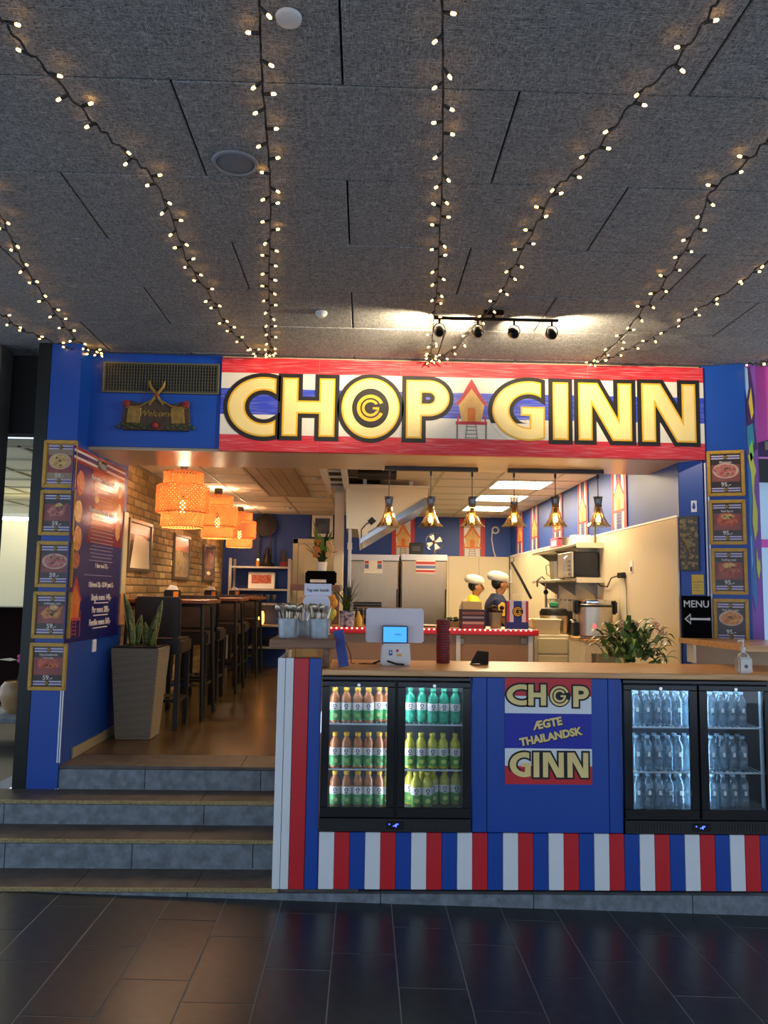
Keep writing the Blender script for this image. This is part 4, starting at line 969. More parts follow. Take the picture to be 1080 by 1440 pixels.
def cutlery(kind):
    """handle down, head up; about .19 long"""
    mb = MB()
    if kind == 'spoon':
        mb.tube([(0, 0, 0), (0, 0, .10), (0, .004, .14)], .0045, 5); mb.ball((0, .006, .162), .027, 8, 5, (.7, .25, 1))
    elif kind == 'fork':
        mb.tube([(0, 0, 0), (0, 0, .10), (0, .004, .135)], .0045, 5); mb.box(-.010, .010, .002, .005, .132, .150)
        for k in range(4): mb.box(-.010+k*.0057, -.007+k*.0057, .002, .005, .150, .178)
    else:
        mb.prism([(-.005, 0), (.005, 0), (.006, .09), (.009, .10), (.009, .165), (.002, .18), (-.006, .10)], 0, .003)
    me = mb.mesh(kind); me.materials.append(SPN); return me
cut = {k: cutlery(k) for k in ('spoon', 'fork', 'knife')}
for (t, h, r), nm, kinds, n in ((bk1, 'left bucket', ['spoon', 'spoon', 'spoon', 'fork'], 20), (bk2, 'right bucket', ['knife', 'knife', 'fork', 'spoon'], 18), (bk3, 'rear bucket', ['fork', 'spoon'], 8)):
    for k in range(n):
        kd = kinds[k % len(kinds)]; a = k*2.4; rr = r*.62*math.sqrt((k+.5)/n); lean = .34*rr/(r*.62)
        o = link(kd, cut[kd], None, None, t.location+Vector((rr*math.cos(a)*.7, rr*math.sin(a)*.7, .012)))
        o.rotation_euler = (-lean*math.sin(a), lean*math.cos(a), random.uniform(-.8, .8))
        tag(o, 'steel %s standing head up in the %s of cutlery' % (kd, nm), kd, 'cutlery in the '+nm)
# cards behind the buckets
CARDW = mat('card_bluewhite', '#dcdbe8', .5)
x0, x1, z0, z1 = RC(426, 838, 464, 872, 4.80)
t = thing('card_stand', 'white paper bag card standing behind the cutlery buckets', 'card', ((x0+x1)/2, 4.80, ZPT+.001)); W_, H_ = x1-x0, z1-ZPT
MB().prism([(-W_/2, 0), (W_/2, 0), (W_/2, H_-.03), (W_/2-.02, H_), (-W_/2+.02, H_), (-W_/2, H_-.03)], -.012, .012).obj('card_body', CARDW, t, .002)
text('Afhentning', .026, PGREY, t, 0, H_*.62, -.0128, .0004)
x0, x1, z2, z3 = RC(428, 821, 466, 836, 4.80)
t2 = thing('card_sign', 'white card reading Tag selv bestik on top of the taller card', 'sign', ((x0+x1)/2, 4.805, ZPT+.001+H_+.001)); W2 = x1-x0; H2 = z3-(ZPT+.001+H_)
MB().box(-W2/2, W2/2, -.006, .006, 0, H2).obj('card_body', CARDW, t2, .001)
text('Tag selv bestik', .0235, LBLK, t2, 0, H2*.45, -.0066, .0004)
# blue leaning tag
a = PZ(484, 940, ZC); b = P(476, 891, a.y-.02)
t = thing('blue_leaning_folder', 'narrow blue folder leaning against the oak block', 'folder', (a.x, a.y+.04, ZC+.001))
Mx = Matrix.Rotation(rad(-10), 4, 'Y'); MB().box(-.030, .028, -.010, .010, .006, .215, Mx).obj('cover', BLUE, t, .002)
MB().box(-.024, .022, -.012, -.010, .02, .20, Mx).obj('front_sheet', mat('folder_navy', '#132f86', .4), t)
# point of sale
pp = PZ(556, 936, ZC)
t = thing('point_of_sale', 'white till terminal with blue customer screen and a large white monitor back', 'till', (pp.x, pp.y+.06, ZC+.001))
TW = mat('till_white', '#dcd9d6', .35); Yp = pp.y+.06
def L(x, y, Y): q = P(x, y, Y); return q.x-pp.x, q.z-ZC-.001
a_ = [L(535, 936, Yp-.05), L(577, 936, Yp-.05), L(576, 905, Yp-.05), L(537, 905, Yp-.05)]
MB().prism([(a_[0][0], 0), (a_[1][0], 0), (a_[1][0]+.002, .03), (a_[2][0], a_[2][1]), (a_[3][0], a_[3][1]), (a_[0][0]-.002, .03)], -.07, .07).obj('terminal', TW, t, .008, 2)
s0, s1 = L(537, 907, Yp-.06), L(574, 880, Yp-.06)
sc = MB().box(s0[0], s1[0], -.06, -.035, s0[1], s1[1]).obj('customer_screen', BLACKG, t, .006, 2)
s2_, s3_ = L(539, 903, Yp-.07), L(572, 882, Yp-.07)
dsp = MB().box(s2_[0], s3_[0], -.0625, -.060, s2_[1], s3_[1]).obj('display', mat('screen_blue', '#2f86e0', .3, emit='#3f9dff', es=.75), sc)
text('THAI-1', .014, mat('screen_text', '#1c4f86', .4), dsp, (s2_[0]+s3_[0])/2+.02, (s2_[1]+s3_[1])/2, -.063, .0003)
m0, m1 = L(514, 903, Yp+.02), L(596, 856, Yp+.02)
MB().box(m0[0], m1[0], .0, .03, m0[1], m1[1]).obj('monitor', mat('monitor_grey', '#dcd5da', .4), t, .008, 2)
MB().box(-.03, .03, -.01, .05, .03, m0[1]+.02).obj('monitor_stand', TW, t)
for k, (c_, xx, zz, w2, h2) in enumerate((('#2a4a9c', -.030, .075, .020, .030), ('#b9302c', .010, .088, .014, .014), ('#e8e8ea', .030, .088, .012, .014), ('#d8a52c', .022, .062, .026, .014), ('#e8e8ea', -.030, .078, .010, .010))):
    MB().box(xx-w2/2, xx+w2/2, -.0735-.0004*k, -.070, zz-h2/2, zz+h2/2).obj('sticker', mat('sticker_%d' % k, c_, .4), t)
cb_ = MB().tube([(-.13, -.01, .006), (-.10, -.03, .02), (-.06, -.05, .028), (-.03, -.09, .022), (0, -.095, .012), (.05, -.095, .008)], .006, 6).obj('cable_bundle', CABLE, t)
a = PZ(495, 938, ZC)
o = MB().tube([Vector((pp.x-.11, Yp-.03, ZC+.005)), Vector((pp.x-.16, Yp-.05, ZC+.005)), Vector((pp.x-.22, Yp-.02, ZC+.005)), Vector((pp.x-.18, Yp+.02, ZC+.005)), Vector((pp.x-.12, Yp+.0, ZC+.005))], .002, 5).obj('thin_cable', CABLE); tag(o, 'thin grey cable loop on the worktop beside the till', 'cable')
o = MB().tube([P(480, 893, 4.75), P(487, 905, 4.74), P(493, 920, 4.72), Vector((P(494, 929, 4.72).x, 4.72, ZC+.004)), Vector((P(494, 929, 4.72).x+.02, 4.70, ZC+.004))], .0025, 5).obj('hanging_cable', CABLE); tag(o, 'black cable dropping from the block top to the worktop', 'cable')
# stack of dark red coasters (round pagers)
pg = PZ(624, 933, ZC); RP = mat('pager_red', '#84131f', .3); RPD = mat('pager_dark', '#22070a', .4)
hstk = P(624, 871, pg.y+.04).z-ZC; n = 17; hh = hstk/n; r = .0445
d0 = thing('round_pager', 'x', 'pager')
MB().lathe([(0, 0), (r*.93, 0), (r, hh*.25), (r, hh*.62), (r*.93, hh*.66)], 22).obj('body', RP, d0); MB().lathe([(r*.90, hh*.64), (r*.90, hh*.995), (0, hh*.995)], 22).obj('top', RPD, d0)
for k in range(n):
    o = d0 if k == 0 else dup(d0)
    o.location = (pg.x+random.uniform(-.0015, .0015), pg.y+.045, ZC+.001+k*hh); o['label'] = 'dark red round pager, %s from the bottom of the tall stack' % ORD[k]; o['group'] = 'stack of red pagers'
# black tent card
q = PZ(675, 935, ZC); t = thing('black_tent_stand', 'small black folded tent stand on the middle of the worktop', 'stand', (q.x, q.y+.05, ZC+.001))
MB().add([(-.062, -.05, .003), (.050, -.05, .0), (.062, .0, .075), (-.010, .005, .080), (-.062, -.05, 0), (.050, -.05, -.0), (.066, .03, 0), (-.03, .05, 0)], [(0, 1, 2, 3), (4, 7, 6, 5), (1, 5, 6, 2), (2, 6, 7, 3), (3, 7, 4, 0), (0, 4, 5, 1)]).obj('folded_board', BLACK, t)
MB().tube([(-.008, .004, .082), (.060, 0, .077)], .003, 5).obj('ridge', CHROME, t); MB().tube([(-.066, -.052, .004), (-.03, -.055, .004), (0, -.054, .004)], .002, 4).obj('clip', CHROME, t)
# hand sanitiser
q = PZ(1052, 948, ZC); t = thing('sanitiser_bottle', 'clear square pump bottle of hand sanitiser at the right end of the worktop', 'pump bottle', (q.x, q.y+.05, ZC+.001))
GEL = glassy('clear_gel', '#f2f2f0', .55, .05, '#c8c4ba')
MB().box(-.040, .040, -.030, .030, 0, .092).obj('bottle', GEL, t, .008, 2)
MB().lathe([(.034, .092), (.028, .105), (.013, .116), (.013, .132)], 14, sx=1, sy=.8).obj('shoulder', GEL, t)
MB().lathe([(.014, .130), (.014, .148), (.005, .150), (.005, .180), (.008, .181), (.008, .192), (0, .193)], 12).obj('pump', mat('pump_white', '#d4d0c8', .4), t)
MB().tube([(0, 0, .186), (-.025, -.005, .186), (-.032, -.006, .178)], .005, 6).obj('spout', MATS['pump_white'], t)
MB().box(-.030, .030, -.0315, -.030, .02, .08).obj('label', mat('gel_label', '#d6d2ca', .5), t)
MB().lathe([(.0, 0), (.011, 0)], 14, (0, -.0318, .04), Matrix.Rotation(PI/2, 3, 'X')).obj('label_mark', mat('mark_grey', '#555', .5), t)
# ================================================================== dining area
ZD = .53
# woven planter with snake plant
pl = thing('snake_plant_planter', 'tall tapered grey wicker planter with a snake plant by the entrance', 'planter', (-1.77, 6.28, ZD+.001))
m = mat('wicker', '#6f675c', .6); nt = m.node_tree; b = nt.nodes['Principled BSDF']
tc = nt.nodes.new('ShaderNodeTexCoord'); wv = nt.nodes.new('ShaderNodeTexWave'); wv.bands_direction = 'Z'; wv.inputs['Scale'].default_value = 26; wv.inputs['Distortion'].default_value = .4
nt.links.new(tc.outputs['Object'], wv.inputs[0]); ck = nt.nodes.new('ShaderNodeTexChecker'); ck.inputs['Scale'].default_value = 90; nt.links.new(tc.outputs['Object'], ck.inputs[0])
ck.inputs[1].default_value = lin('#a0937f'); ck.inputs[2].default_value = lin('#7a6f60'); nt.links.new(ck.outputs[0], b.inputs['Base Color'])
bp = nt.nodes.new('ShaderNodeBump'); bp.inputs['Strength'].default_value = .6; bp.inputs['Distance'].default_value = .01; nt.links.new(wv.outputs['Fac'], bp.inputs['Height']); nt.links.new(bp.outputs[0], b.inputs['Normal'])
WICK = m
MB().taper((-.135, .135, -.135, .135), (-.185, .185, -.185, .185), 0, .70).obj('basket', WICK, pl, .006, 2)
MB().box(-.17, .17, -.17, .17, .701, .712).obj('soil', mat('soil', '#1d1510', .9, bump=.5), pl)
SNK = mat('snake_leaf', '#3c4a24', .45, col2='#77803f', scale=14, stretch=(1, 1, 3)); SNE = mat('snake_edge', '#a9a860', .5)
for k, (x, y, hh, lx_, ly_, w_) in enumerate(((-.07, -.02, .41, -.09, .02, .075), (-.05, .03, .24, .03, 0, .065), (-.06, -.06, .20, -.03, .0, .06), (.07, -.03, .27, .06, 0, .06), (.09, .02, .36, .05, .02, .055), (.02, .05, .18, -.02, .02, .065), (.09, -.07, .16, .04, 0, .05))):
    vs = []; fs = []; N = 7
    for i in range(N):
        t_ = i/(N-1); c = Vector((x+lx_*t_**1.6, y+ly_*t_, .712+hh*t_)); ww = w_*(.55+.9*t_-1.4*t_**3)*.5 if t_ < .99 else .001
        for s_ in (-1, 0, 1): vs.append(c+Vector((ww*s_, -.008*(1-abs(s_)), 0)))
    for i in range(N-1):
        for j in range(2): fs.append((i*3+j, i*3+j+1, i*3+j+4, i*3+j+3))
    mm = MB().add(vs, fs, True); o = mm.obj('leaf', SNK, pl)
    o.modifiers.new('thickness', 'SOLIDIFY').thickness = .004
    e = MB()
    for s_ in (0, 2): e.tube([vs[i*3+s_] for i in range(N)], .003, 4)
    e.obj('leaf_edge', SNE, o)

# bar tables and stools along the brick wall
LEA = mat('dark_leather', '#2e221c', .38, var=.2, scale=20, bump=.1, bscale=120); LEG = mat('stool_leg', '#120e0c', .45)
TBLY = [7.28, 9.10, 10.76]
for k, y in enumerate(TBLY):
    t = thing('bar_table', 'high bar table with brown wooden top and dark metal legs, %s from the entrance' % ORD[k], 'table', (-1.79, y, ZD), group='bar tables')
    MB().box(-.40, .40, -.30, .30, 1.035, 1.07).obj('tabletop', TABLE, t, .004)
    for sx in (-1, 1):
        for sy in (-1, 1): MB().tube([(sx*.33, sy*.22, 1.034), (sx*.37, sy*.27, .002)], .017, 8).obj('leg', BLACK, t)
    MB().box(-.34, .34, -.23, .23, 1.005, 1.034).obj('apron', BLACK, t)
    n_ = thing('napkin_box', 'dark napkin box with white napkins on the %s bar table' % ORD[k], 'napkin box', (-1.80, y+.05, ZD+1.071), group='napkin boxes')
    MB().box(-.07, .07, -.05, .05, 0, .085).obj('box', BLACK, n_, .01, 2); MB().prism([(-.05, .085), (.05, .085), (.03, .12), (-.02, .13)], -.03, .03).obj('napkins', PALE, n_)
    MB().box(.02, .068, -.053, -.0505, .01, .07).obj('orange_card', mat('orange_card', '#d9822b', .5), n_)
def stool():
    t = thing('bar_stool', 'x', 'stool')
    MB().box(-.20, .20, -.20, .20, .62, .75).obj('seat', LEA, t, .02, 2)
    Mx = Matrix.Translation((0, -.185, .70)) @ Matrix.Rotation(rad(6), 4, 'X')
    MB().box(-.19, .19, -.025, .025, .06, .40, Mx).obj('backrest', LEA, t, .015, 2)
    for sx in (-1, 1):
        for sy in (-1, 1): MB().box(sx*.17-.02, sx*.17+.02, sy*.17-.02, sy*.17+.02, .0, .62).obj('leg', LEG, t, .002)
        MB().box(sx*.17-.012, sx*.17+.012, -.15, .15, .22, .25).obj('side_rail', LEG, t)
        MB().box(sx*.15-.018, sx*.15+.018, -.215, -.18, .62, .78).obj('back_post', LEG, t)
    MB().box(-.15, .15, .158, .182, .22, .25).obj('foot_rail', CHROME, t); MB().box(-.15, .15, -.182, -.158, .22, .25).obj('foot_rail', LEG, t)
    return t
s0 = stool()
SP = [(-1.72, 6.76, 0), (-1.72, 7.86, PI), (-1.72, 8.48, 0), (-1.72, 9.68, PI), (-1.72, 10.22, 0), (-1.72, 11.26, PI)]
SL = ['dark leather bar stool right behind the wicker planter', 'dark leather bar stool on the far side of the first table', 'dark leather bar stool in front of the second bar table', 'dark leather bar stool on the far side of the second table', 'dark leather bar stool in front of the third bar table', 'dark leather bar stool nearest the back shelf unit']
for k, (x, y, rz) in enumerate(SP):
    o = s0 if k == 0 else dup(s0)
    o.location = (x, y, ZD+.001); o.rotation_euler = (0, 0, rz); o['label'] = SL[k]; o['group'] = 'bar stools'

# bamboo pendant lamps
def bamboo():
    m = bpy.data.materials.new('woven_bamboo'); m.use_nodes = True; nt = m.node_tree; nt.nodes.clear()
    out = nt.nodes.new('ShaderNodeOutputMaterial'); tc = nt.nodes.new('ShaderNodeTexCoord')
    sp = nt.nodes.new('ShaderNodeSeparateXYZ'); nt.links.new(tc.outputs['Object'], sp.inputs[0])
    at = nt.nodes.new('ShaderNodeMath'); at.operation = 'ARCTAN2'; nt.links.new(sp.outputs['Y'], at.inputs[0]); nt.links.new(sp.outputs['X'], at.inputs[1])
    def wave(sgn):
        a = nt.nodes.new('ShaderNodeMath'); a.operation = 'MULTIPLY'; a.inputs[1].default_value = 40*sgn; nt.links.new(at.outputs[0], a.inputs[0])
        b = nt.nodes.new('ShaderNodeMath'); b.operation = 'MULTIPLY_ADD'; b.inputs[1].default_value = 170; nt.links.new(sp.outputs['Z'], b.inputs[0]); nt.links.new(a.outputs[0], b.inputs[2])
        c = nt.nodes.new('ShaderNodeMath'); c.operation = 'SINE'; nt.links.new(b.outputs[0], c.inputs[0]); return c
    w1, w2 = wave(1), wave(-1)
    mx = nt.nodes.new('ShaderNodeMath'); mx.operation = 'MAXIMUM'; nt.links.new(w1.outputs[0], mx.inputs[0]); nt.links.new(w2.outputs[0], mx.inputs[1])
    th = nt.nodes.new('ShaderNodeMath'); th.operation = 'GREATER_THAN'; th.inputs[1].default_value = -.25; nt.links.new(mx.outputs[0], th.inputs[0])
    rp = nt.nodes.new('ShaderNodeValToRGB'); rp.color_ramp.elements[0].color = lin('#5e2810'); rp.color_ramp.elements[1].color = lin('#c07040'); rp.color_ramp.elements[0].position = .15
    nt.links.new(mx.outputs[0], rp.inputs[0])
    d = nt.nodes.new('ShaderNodeBsdfDiffuse'); t = nt.nodes.new('ShaderNodeBsdfTranslucent'); nt.links.new(rp.outputs[0], d.inputs[0]); nt.links.new(rp.outputs[0], t.inputs[0])
    ms = nt.nodes.new('ShaderNodeMixShader'); ms.inputs[0].default_value = .22; nt.links.new(d.outputs[0], ms.inputs[1]); nt.links.new(t.outputs[0], ms.inputs[2])
    tr = nt.nodes.new('ShaderNodeBsdfTransparent'); m2 = nt.nodes.new('ShaderNodeMixShader'); nt.links.new(th.outputs[0], m2.inputs[0]); nt.links.new(tr.outputs[0], m2.inputs[1]); nt.links.new(ms.outputs[0], m2.inputs[2])
    nt.links.new(m2.outputs[0], out.inputs[0]); return m
BAM = bamboo(); FIL = mat('filament_bulb', '#ffd28a', .3, emit='#ffb450', es=16)
RIM = mat('bamboo_rim', '#a8622c', .6)
def tier(r0, r1, za, zb): 
    return [(r0-.012, za), (r0, za+.012), (r1, zb-.012), (r1-.012, zb)]
lampspec = [(257, 704, 6.95), (306, 728, 9.1), (337, 746, 11.1)]
shape_ = None
for k, (px, py, Y) in enumerate(lampspec):
    c = P(px, py, Y); zc_ = 2.88-c.z
    t = thing('bamboo_pendant', 'three tier woven bamboo pendant lamp, %s' % ('largest and nearest to the entrance', 'middle one of the three', 'farthest, near the back wall')[k], 'pendant lamp', (c.x, Y, c.z), group='bamboo pendant lamps')
    r = .235
    for nm, a, b, za, zb in (('shade_top', .178, .178, .135, .262), ('shade_middle', r, r, -.115, .135), ('shade_bottom', .188, .186, -.245, -.115)):
        MB().lathe(tier(a, b, za, zb), 40).obj(nm, BAM, t)
    for rr, zz in ((.178, .255), (.2, .135), (.21, -.115), (.186, -.24)): MB().tube([(rr*math.cos(q*PI/16), rr*math.sin(q*PI/16), zz) for q in range(33)], .004, 5).obj('rim', RIM, t)
    MB().cyl((0, 0, -.0), (0, 0, zc_-.06), .003, 6).obj('cord', BLACK, t)
    MB().lathe([(.0, zc_-.115), (.02, zc_-.11), (.045, zc_-.07), (.05, zc_-.03), (.05, zc_-.002)], 16).obj('ceiling_rose', BLACK, t)
    MB().cyl((0, 0, -.0), (0, 0, .06), .018, 10).obj('lamp_holder', BLACK, t)
    MB().lathe([(.012, 0), (.028, -.03), (.032, -.07), (.022, -.105), (0, -.115)], 12).obj('bulb', FIL, t)
    lamp('POINT', 'pendant_glow', (c.x, Y, c.z+.10), 13, (1, .72, .44), .05); lamp('POINT', 'pendant_glow', (c.x, Y, c.z-.17), 13, (1, .72, .44), .04)

# pictures on the brick wall
def wall_pic(label, x0, yt, yb, x1, prt, cat='picture'):
    Xw = -2.198; a, b = PX(x0, (yt+yb)/2, Xw), PX(x1, (yt+yb)/2, Xw)
    z1, z0 = PX((x0+x1)/2, yt, Xw).z, PX((x0+x1)/2, yb, Xw).z
    t = thing('framed_picture', label, cat, (Xw, (a.y+b.y)/2, (z0+z1)/2), PI/2, 'framed pictures on the brick wall'); w_, h_ = b.y-a.y, z1-z0; X, Z = w_/2, h_/2
    q = .03
    for pts in ([(-X, -Z), (X, -Z), (X-q, -Z+q), (-X+q, -Z+q)], [(-X, Z), (-X+q, Z-q), (X-q, Z-q), (X, Z)], [(-X, -Z), (-X+q, -Z+q), (-X+q, Z-q), (-X, Z)], [(X, -Z), (X, Z), (X-q, Z-q), (X-q, -Z+q)]):
        MB().prism(pts, -.025, 0).obj('frame_bar', STEELD, t)
    return t, X-q, Z-q
t, X, Z = wall_pic('silver framed picture of a pale curtain, nearest on the brick wall', 178, 732, 804, 211, None)
MB().box(-X, X, -.008, -.002, -Z, Z).obj('print', mat('pic_dark', '#3a2a1c', .2), t); MB().prism([(-X*.8, -Z), (X, -Z), (X*.9, Z*.3), (X*.2, Z*.45), (-X*.5, Z*.45), (-X*.6, -Z*.1)], -.0088, -.008).obj('print_curtain', mat('pic_pale', '#ece0bc', .25), t)
MB().box(-X, X, -.0094, -.008, Z*.5, Z*.95).obj('print_warm', mat('pic_orange', '#b06a3a', .3, var=.2, scale=9), t)
t, X, Z = wall_pic('silver framed street picture, middle one on the brick wall', 243, 752, 815, 265, None)
MB().box(-X, X, -.008, -.002, -Z, Z).obj('print', mat('pic_street', '#5a4a34', .2, col2='#b9a47a', scale=9, stretch=(8, 1, 1)), t); MB().box(-X, X, -.0094, -.008, Z*.3, Z*.9).obj('print_warm', MATS['pic_orange'], t)
t, X, Z = wall_pic('silver framed dark picture, farthest on the brick wall', 285, 767, 818, 300, None)
MB().box(-X, X, -.008, -.002, -Z, Z).obj('print', mat('pic_red', '#4a1c14', .2, col2='#8a6a4c', scale=9), t); MB().prism(blob(0, -Z*.6, X*.4, Z*.12, 10), -.009, -.008).obj('print_light', MATS['pic_pale'], t)

# back wall of the dining area: door, picture, gong, shelf unit
a, b, c, d = RC(410, 758, 482, 935, 12.09)
dr = thing('door_1', 'cream panelled door in the dark blue back wall', 'door', ((a+b)/2, 12.098, ZD), kind='structure'); W_, H_ = b-a, d-ZD; X = W_/2
DC = mat('door_cream', '#cfc6a0', .45)
MB().box(-X, -X+.08, -.03, 0, 0, H_).obj('door_frame', DC, dr, .004); MB().box(X-.08, X, -.03, 0, 0, H_).obj('door_frame', DC, dr, .004); MB().box(-X, X, -.03, 0, H_-.08, H_).obj('door_frame', DC, dr, .004)
lf = MB().box(-X+.085, X-.085, -.018, 0, .005, H_-.085).obj('door_leaf', DC, dr)
for z0, z1 in ((.15, .95), (1.1, H_-.2)): MB().box(-X+.17, X-.17, -.024, -.018, z0, z1).obj('door_panel', DC, lf, .008)
MB().cyl((-X+.15, -.02, 1.05), (-X+.15, -.06, 1.05), .012, 8).obj('door_handle', STEELD, lf)
a, b, c, d = RC(437, 723, 470, 757, 12.09)
t = thing('framed_photo', 'dark framed photo with white mount above the cream door', 'picture', ((a+b)/2, 12.098, (c+d)/2)); X, Z = (b-a)/2, (d-c)/2
MB().box(-X, X, -.03, 0, -Z, Z).obj('frame', BLACK, t, .004); MB().box(-X+.02, X-.02, -.034, -.03, -Z+.02, Z-.02).obj('mount', PALE, t); MB().box(-X+.07, X-.07, -.037, -.034, -Z+.07, Z-.07).obj('photo', mat('photo_dark', '#20242c', .3, col2='#5a626c', scale=6), t)
a, b, c, d = RC(325, 786, 407, 935, 11.87)
sx0, sx1 = a, b
t = thing('shelf_unit', 'white metal shelf unit against the dark blue back wall', 'shelf unit', ((a+b)/2, 11.87, ZD+.001)); X = (b-a)/2; HH = d-ZD
SM = mat('shelf_metal', '#a9a49a', .4, .3)
for sx in (-1, 1):
    for sy in (-.2, .2): MB().box(sx*X-.02, sx*X+.02, sy-.02, sy+.02, 0, HH).obj('post', SM, t)
zs = [P(366, q, 11.87).z-ZD for q in (797, 828, 848, 878, 908)]
for z in zs: MB().box(-X+.02, X-.02, -.22, .22, z-.03, z).obj('shelf_board', SM, t, .003)
def onshelf(k): return ZD+.001+zs[k]+.001
def pxx(q): return P(q, 800, 11.87).x
# items on the shelf unit
DKM = mat('dark_bronze_statue', '#1b1714', .4, .4)
g = thing('round_gong', 'large dark round gong disc standing on the top shelf', 'gong', (P(373, 738, 11.95).x, 11.97, onshelf(0)+.001))
zg = P(373, 738, 11.87).z-onshelf(0); R90 = Matrix.Rotation(PI/2, 3, 'X')
MB().lathe([(0, 0), (.12, .0), (.17, -.012), (.175, .01), (0, .02)], 28, (0, 0, zg), R90).obj('disc', DKM, g); MB().tube([(.176*math.cos(q*PI/14), 0, zg+.176*math.sin(q*PI/14)) for q in range(29)], .006, 5).obj('rim', STEELD, g)
for s_ in (-1, 1): MB().box(s_*.10-.012, s_*.10+.012, -.02, .02, 0, zg-.13).obj('stand_leg', DKM, g)
MB().box(-.15, .15, -.05, .05, 0, .02).obj('stand_base', DKM, g)
s_ = thing('seated_statue', 'dark seated figure statue with a small candle on the top shelf', 'statue', (pxx(377), 11.74, onshelf(0)))
MB().lathe([(0, 0), (.10, 0), (.12, .02), (.09, .05), (.06, .09), (.065, .16), (.03, .20), (.036, .23), (.034, .26), (.012, .29), (0, .30)], 14, sy=.7).obj('figure', DKM, s_)
o = thing('top_candle', 'small amber glass candle glowing on the top shelf', 'candle', (pxx(364), 11.74, onshelf(0))); MB().lathe([(0, 0), (.03, 0), (.034, .09), (.03, .09), (.027, .01)], 12).obj('glass', mat('amber_glass', '#c98a3a', .2), o); MB().ball((0, 0, .095), .016, 8, 5, (1, 1, 1.5)).obj('flame', mat('candle_flame', '#ffb040', emit='#ffb04a', es=8), o)
o = thing('stone_figure', 'small grey stone figure with red base at the right of the top shelf', 'figure', (pxx(399), 11.84, onshelf(0))); MB().box(-.05, .05, -.05, .05, 0, .08).obj('base', CRED, o); MB().lathe([(.05, .08), (.055, .12), (.035, .2), (.03, .25), (0, .28)], 12).obj('figure', mat('grey_stone_figure', '#3f3a36', .7), o)
o = thing('framed_box', 'white framed box with brown picture on the second shelf', 'picture box', (pxx(369), 11.84, onshelf(1))); MB().box(-.20, .20, -.05, .05, 0, .25).obj('box', PALE, o, .006); MB().box(-.15, .15, -.054, -.05, .08, .21).obj('picture', DISH['brown'], o)
for k in range(5):
    o = MB().lathe([(0, 0), (.02, 0), (.004, .006), (.004, .05), (.03, .075), (.034, .11), (.030, .13)], 10).obj('wine_glass', glassy('glassware', '#e8e8e8', .6, .05, '#8f8f8f'), None, loc=(pxx(352+k*9), 11.76, onshelf(2))); tag(o, 'small stem glass, %s from left on the third shelf' % ORD[k], 'glass', 'glasses on the shelf unit')
o = thing('glowing_lantern', 'warm glowing paper lantern on the fourth shelf by the stools', 'lantern', (pxx(369), 11.76, onshelf(3))); MB().lathe([(.05, 0), (.065, .05), (.065, .15), (.05, .20)], 14).obj('shade', mat('lantern_glow', '#ffb45a', emit='#ff9a3a', es=5), o); MB().lathe([(.0, -.0005), (.055, -.0005), (.055, .006), (0, .006)], 14).obj('base', BLACK, o)
for k, q in enumerate((344, 388)):
    o = thing('storage_bin', 'dark storage bin on the lowest shelf, %s one' % ('left', 'right')[k], 'bin', (pxx(q), 11.86, onshelf(4))); MB().taper((-.11, .11, -.12, .12), (-.12, .12, -.14, .14), 0, .12).obj('bin_body', BLACK, o); MB().box(-.125, .125, -.145, .145, .12, .132).obj('bin_rim', LEG, o)
# ceiling air unit over the dining room
a = PZ(330, 657, 2.875); b = PZ(398, 657, 2.875); c = PZ(415, 713, 2.875)
t = thing('ceiling_air_unit', 'long slatted air unit set in the dining room ceiling', 'air unit', (-.95, 8.2, 2.872))
AU = mat('air_unit_beige', '#a08f74', .6)
f = MB(); f.box(-.26, .26, -1.4, -1.36, -.012, .004); f.box(-.26, .26, 1.36, 1.4, -.012, .004); f.box(-.26, -.23, -1.36, 1.36, -.012, .004); f.box(.23, .26, -1.36, 1.36, -.012, .004); f.obj('frame', AU, t, .003)
for k in range(4): MB().box(-.225+k*.115, -.115+k*.115, -1.355, 1.355, -.004, .004, Matrix.Rotation(0, 4, 'Y')).obj('slat', AU, t, .003)
for k, (px, py) in enumerate(((445, 672), (453, 698), (407, 714))):
    q = PZ(px, py, 2.88); o = MB().lathe([(0, -.03), (.02, -.028), (.04, -.012), (.042, 0)], 14, (q.x, q.y, 2.879)).obj('sprinkler_head', OFFW); tag(o, 'small white sprinkler cap on the dining ceiling, %s' % ('nearest', 'middle one', 'farthest')[k], 'sprinkler')
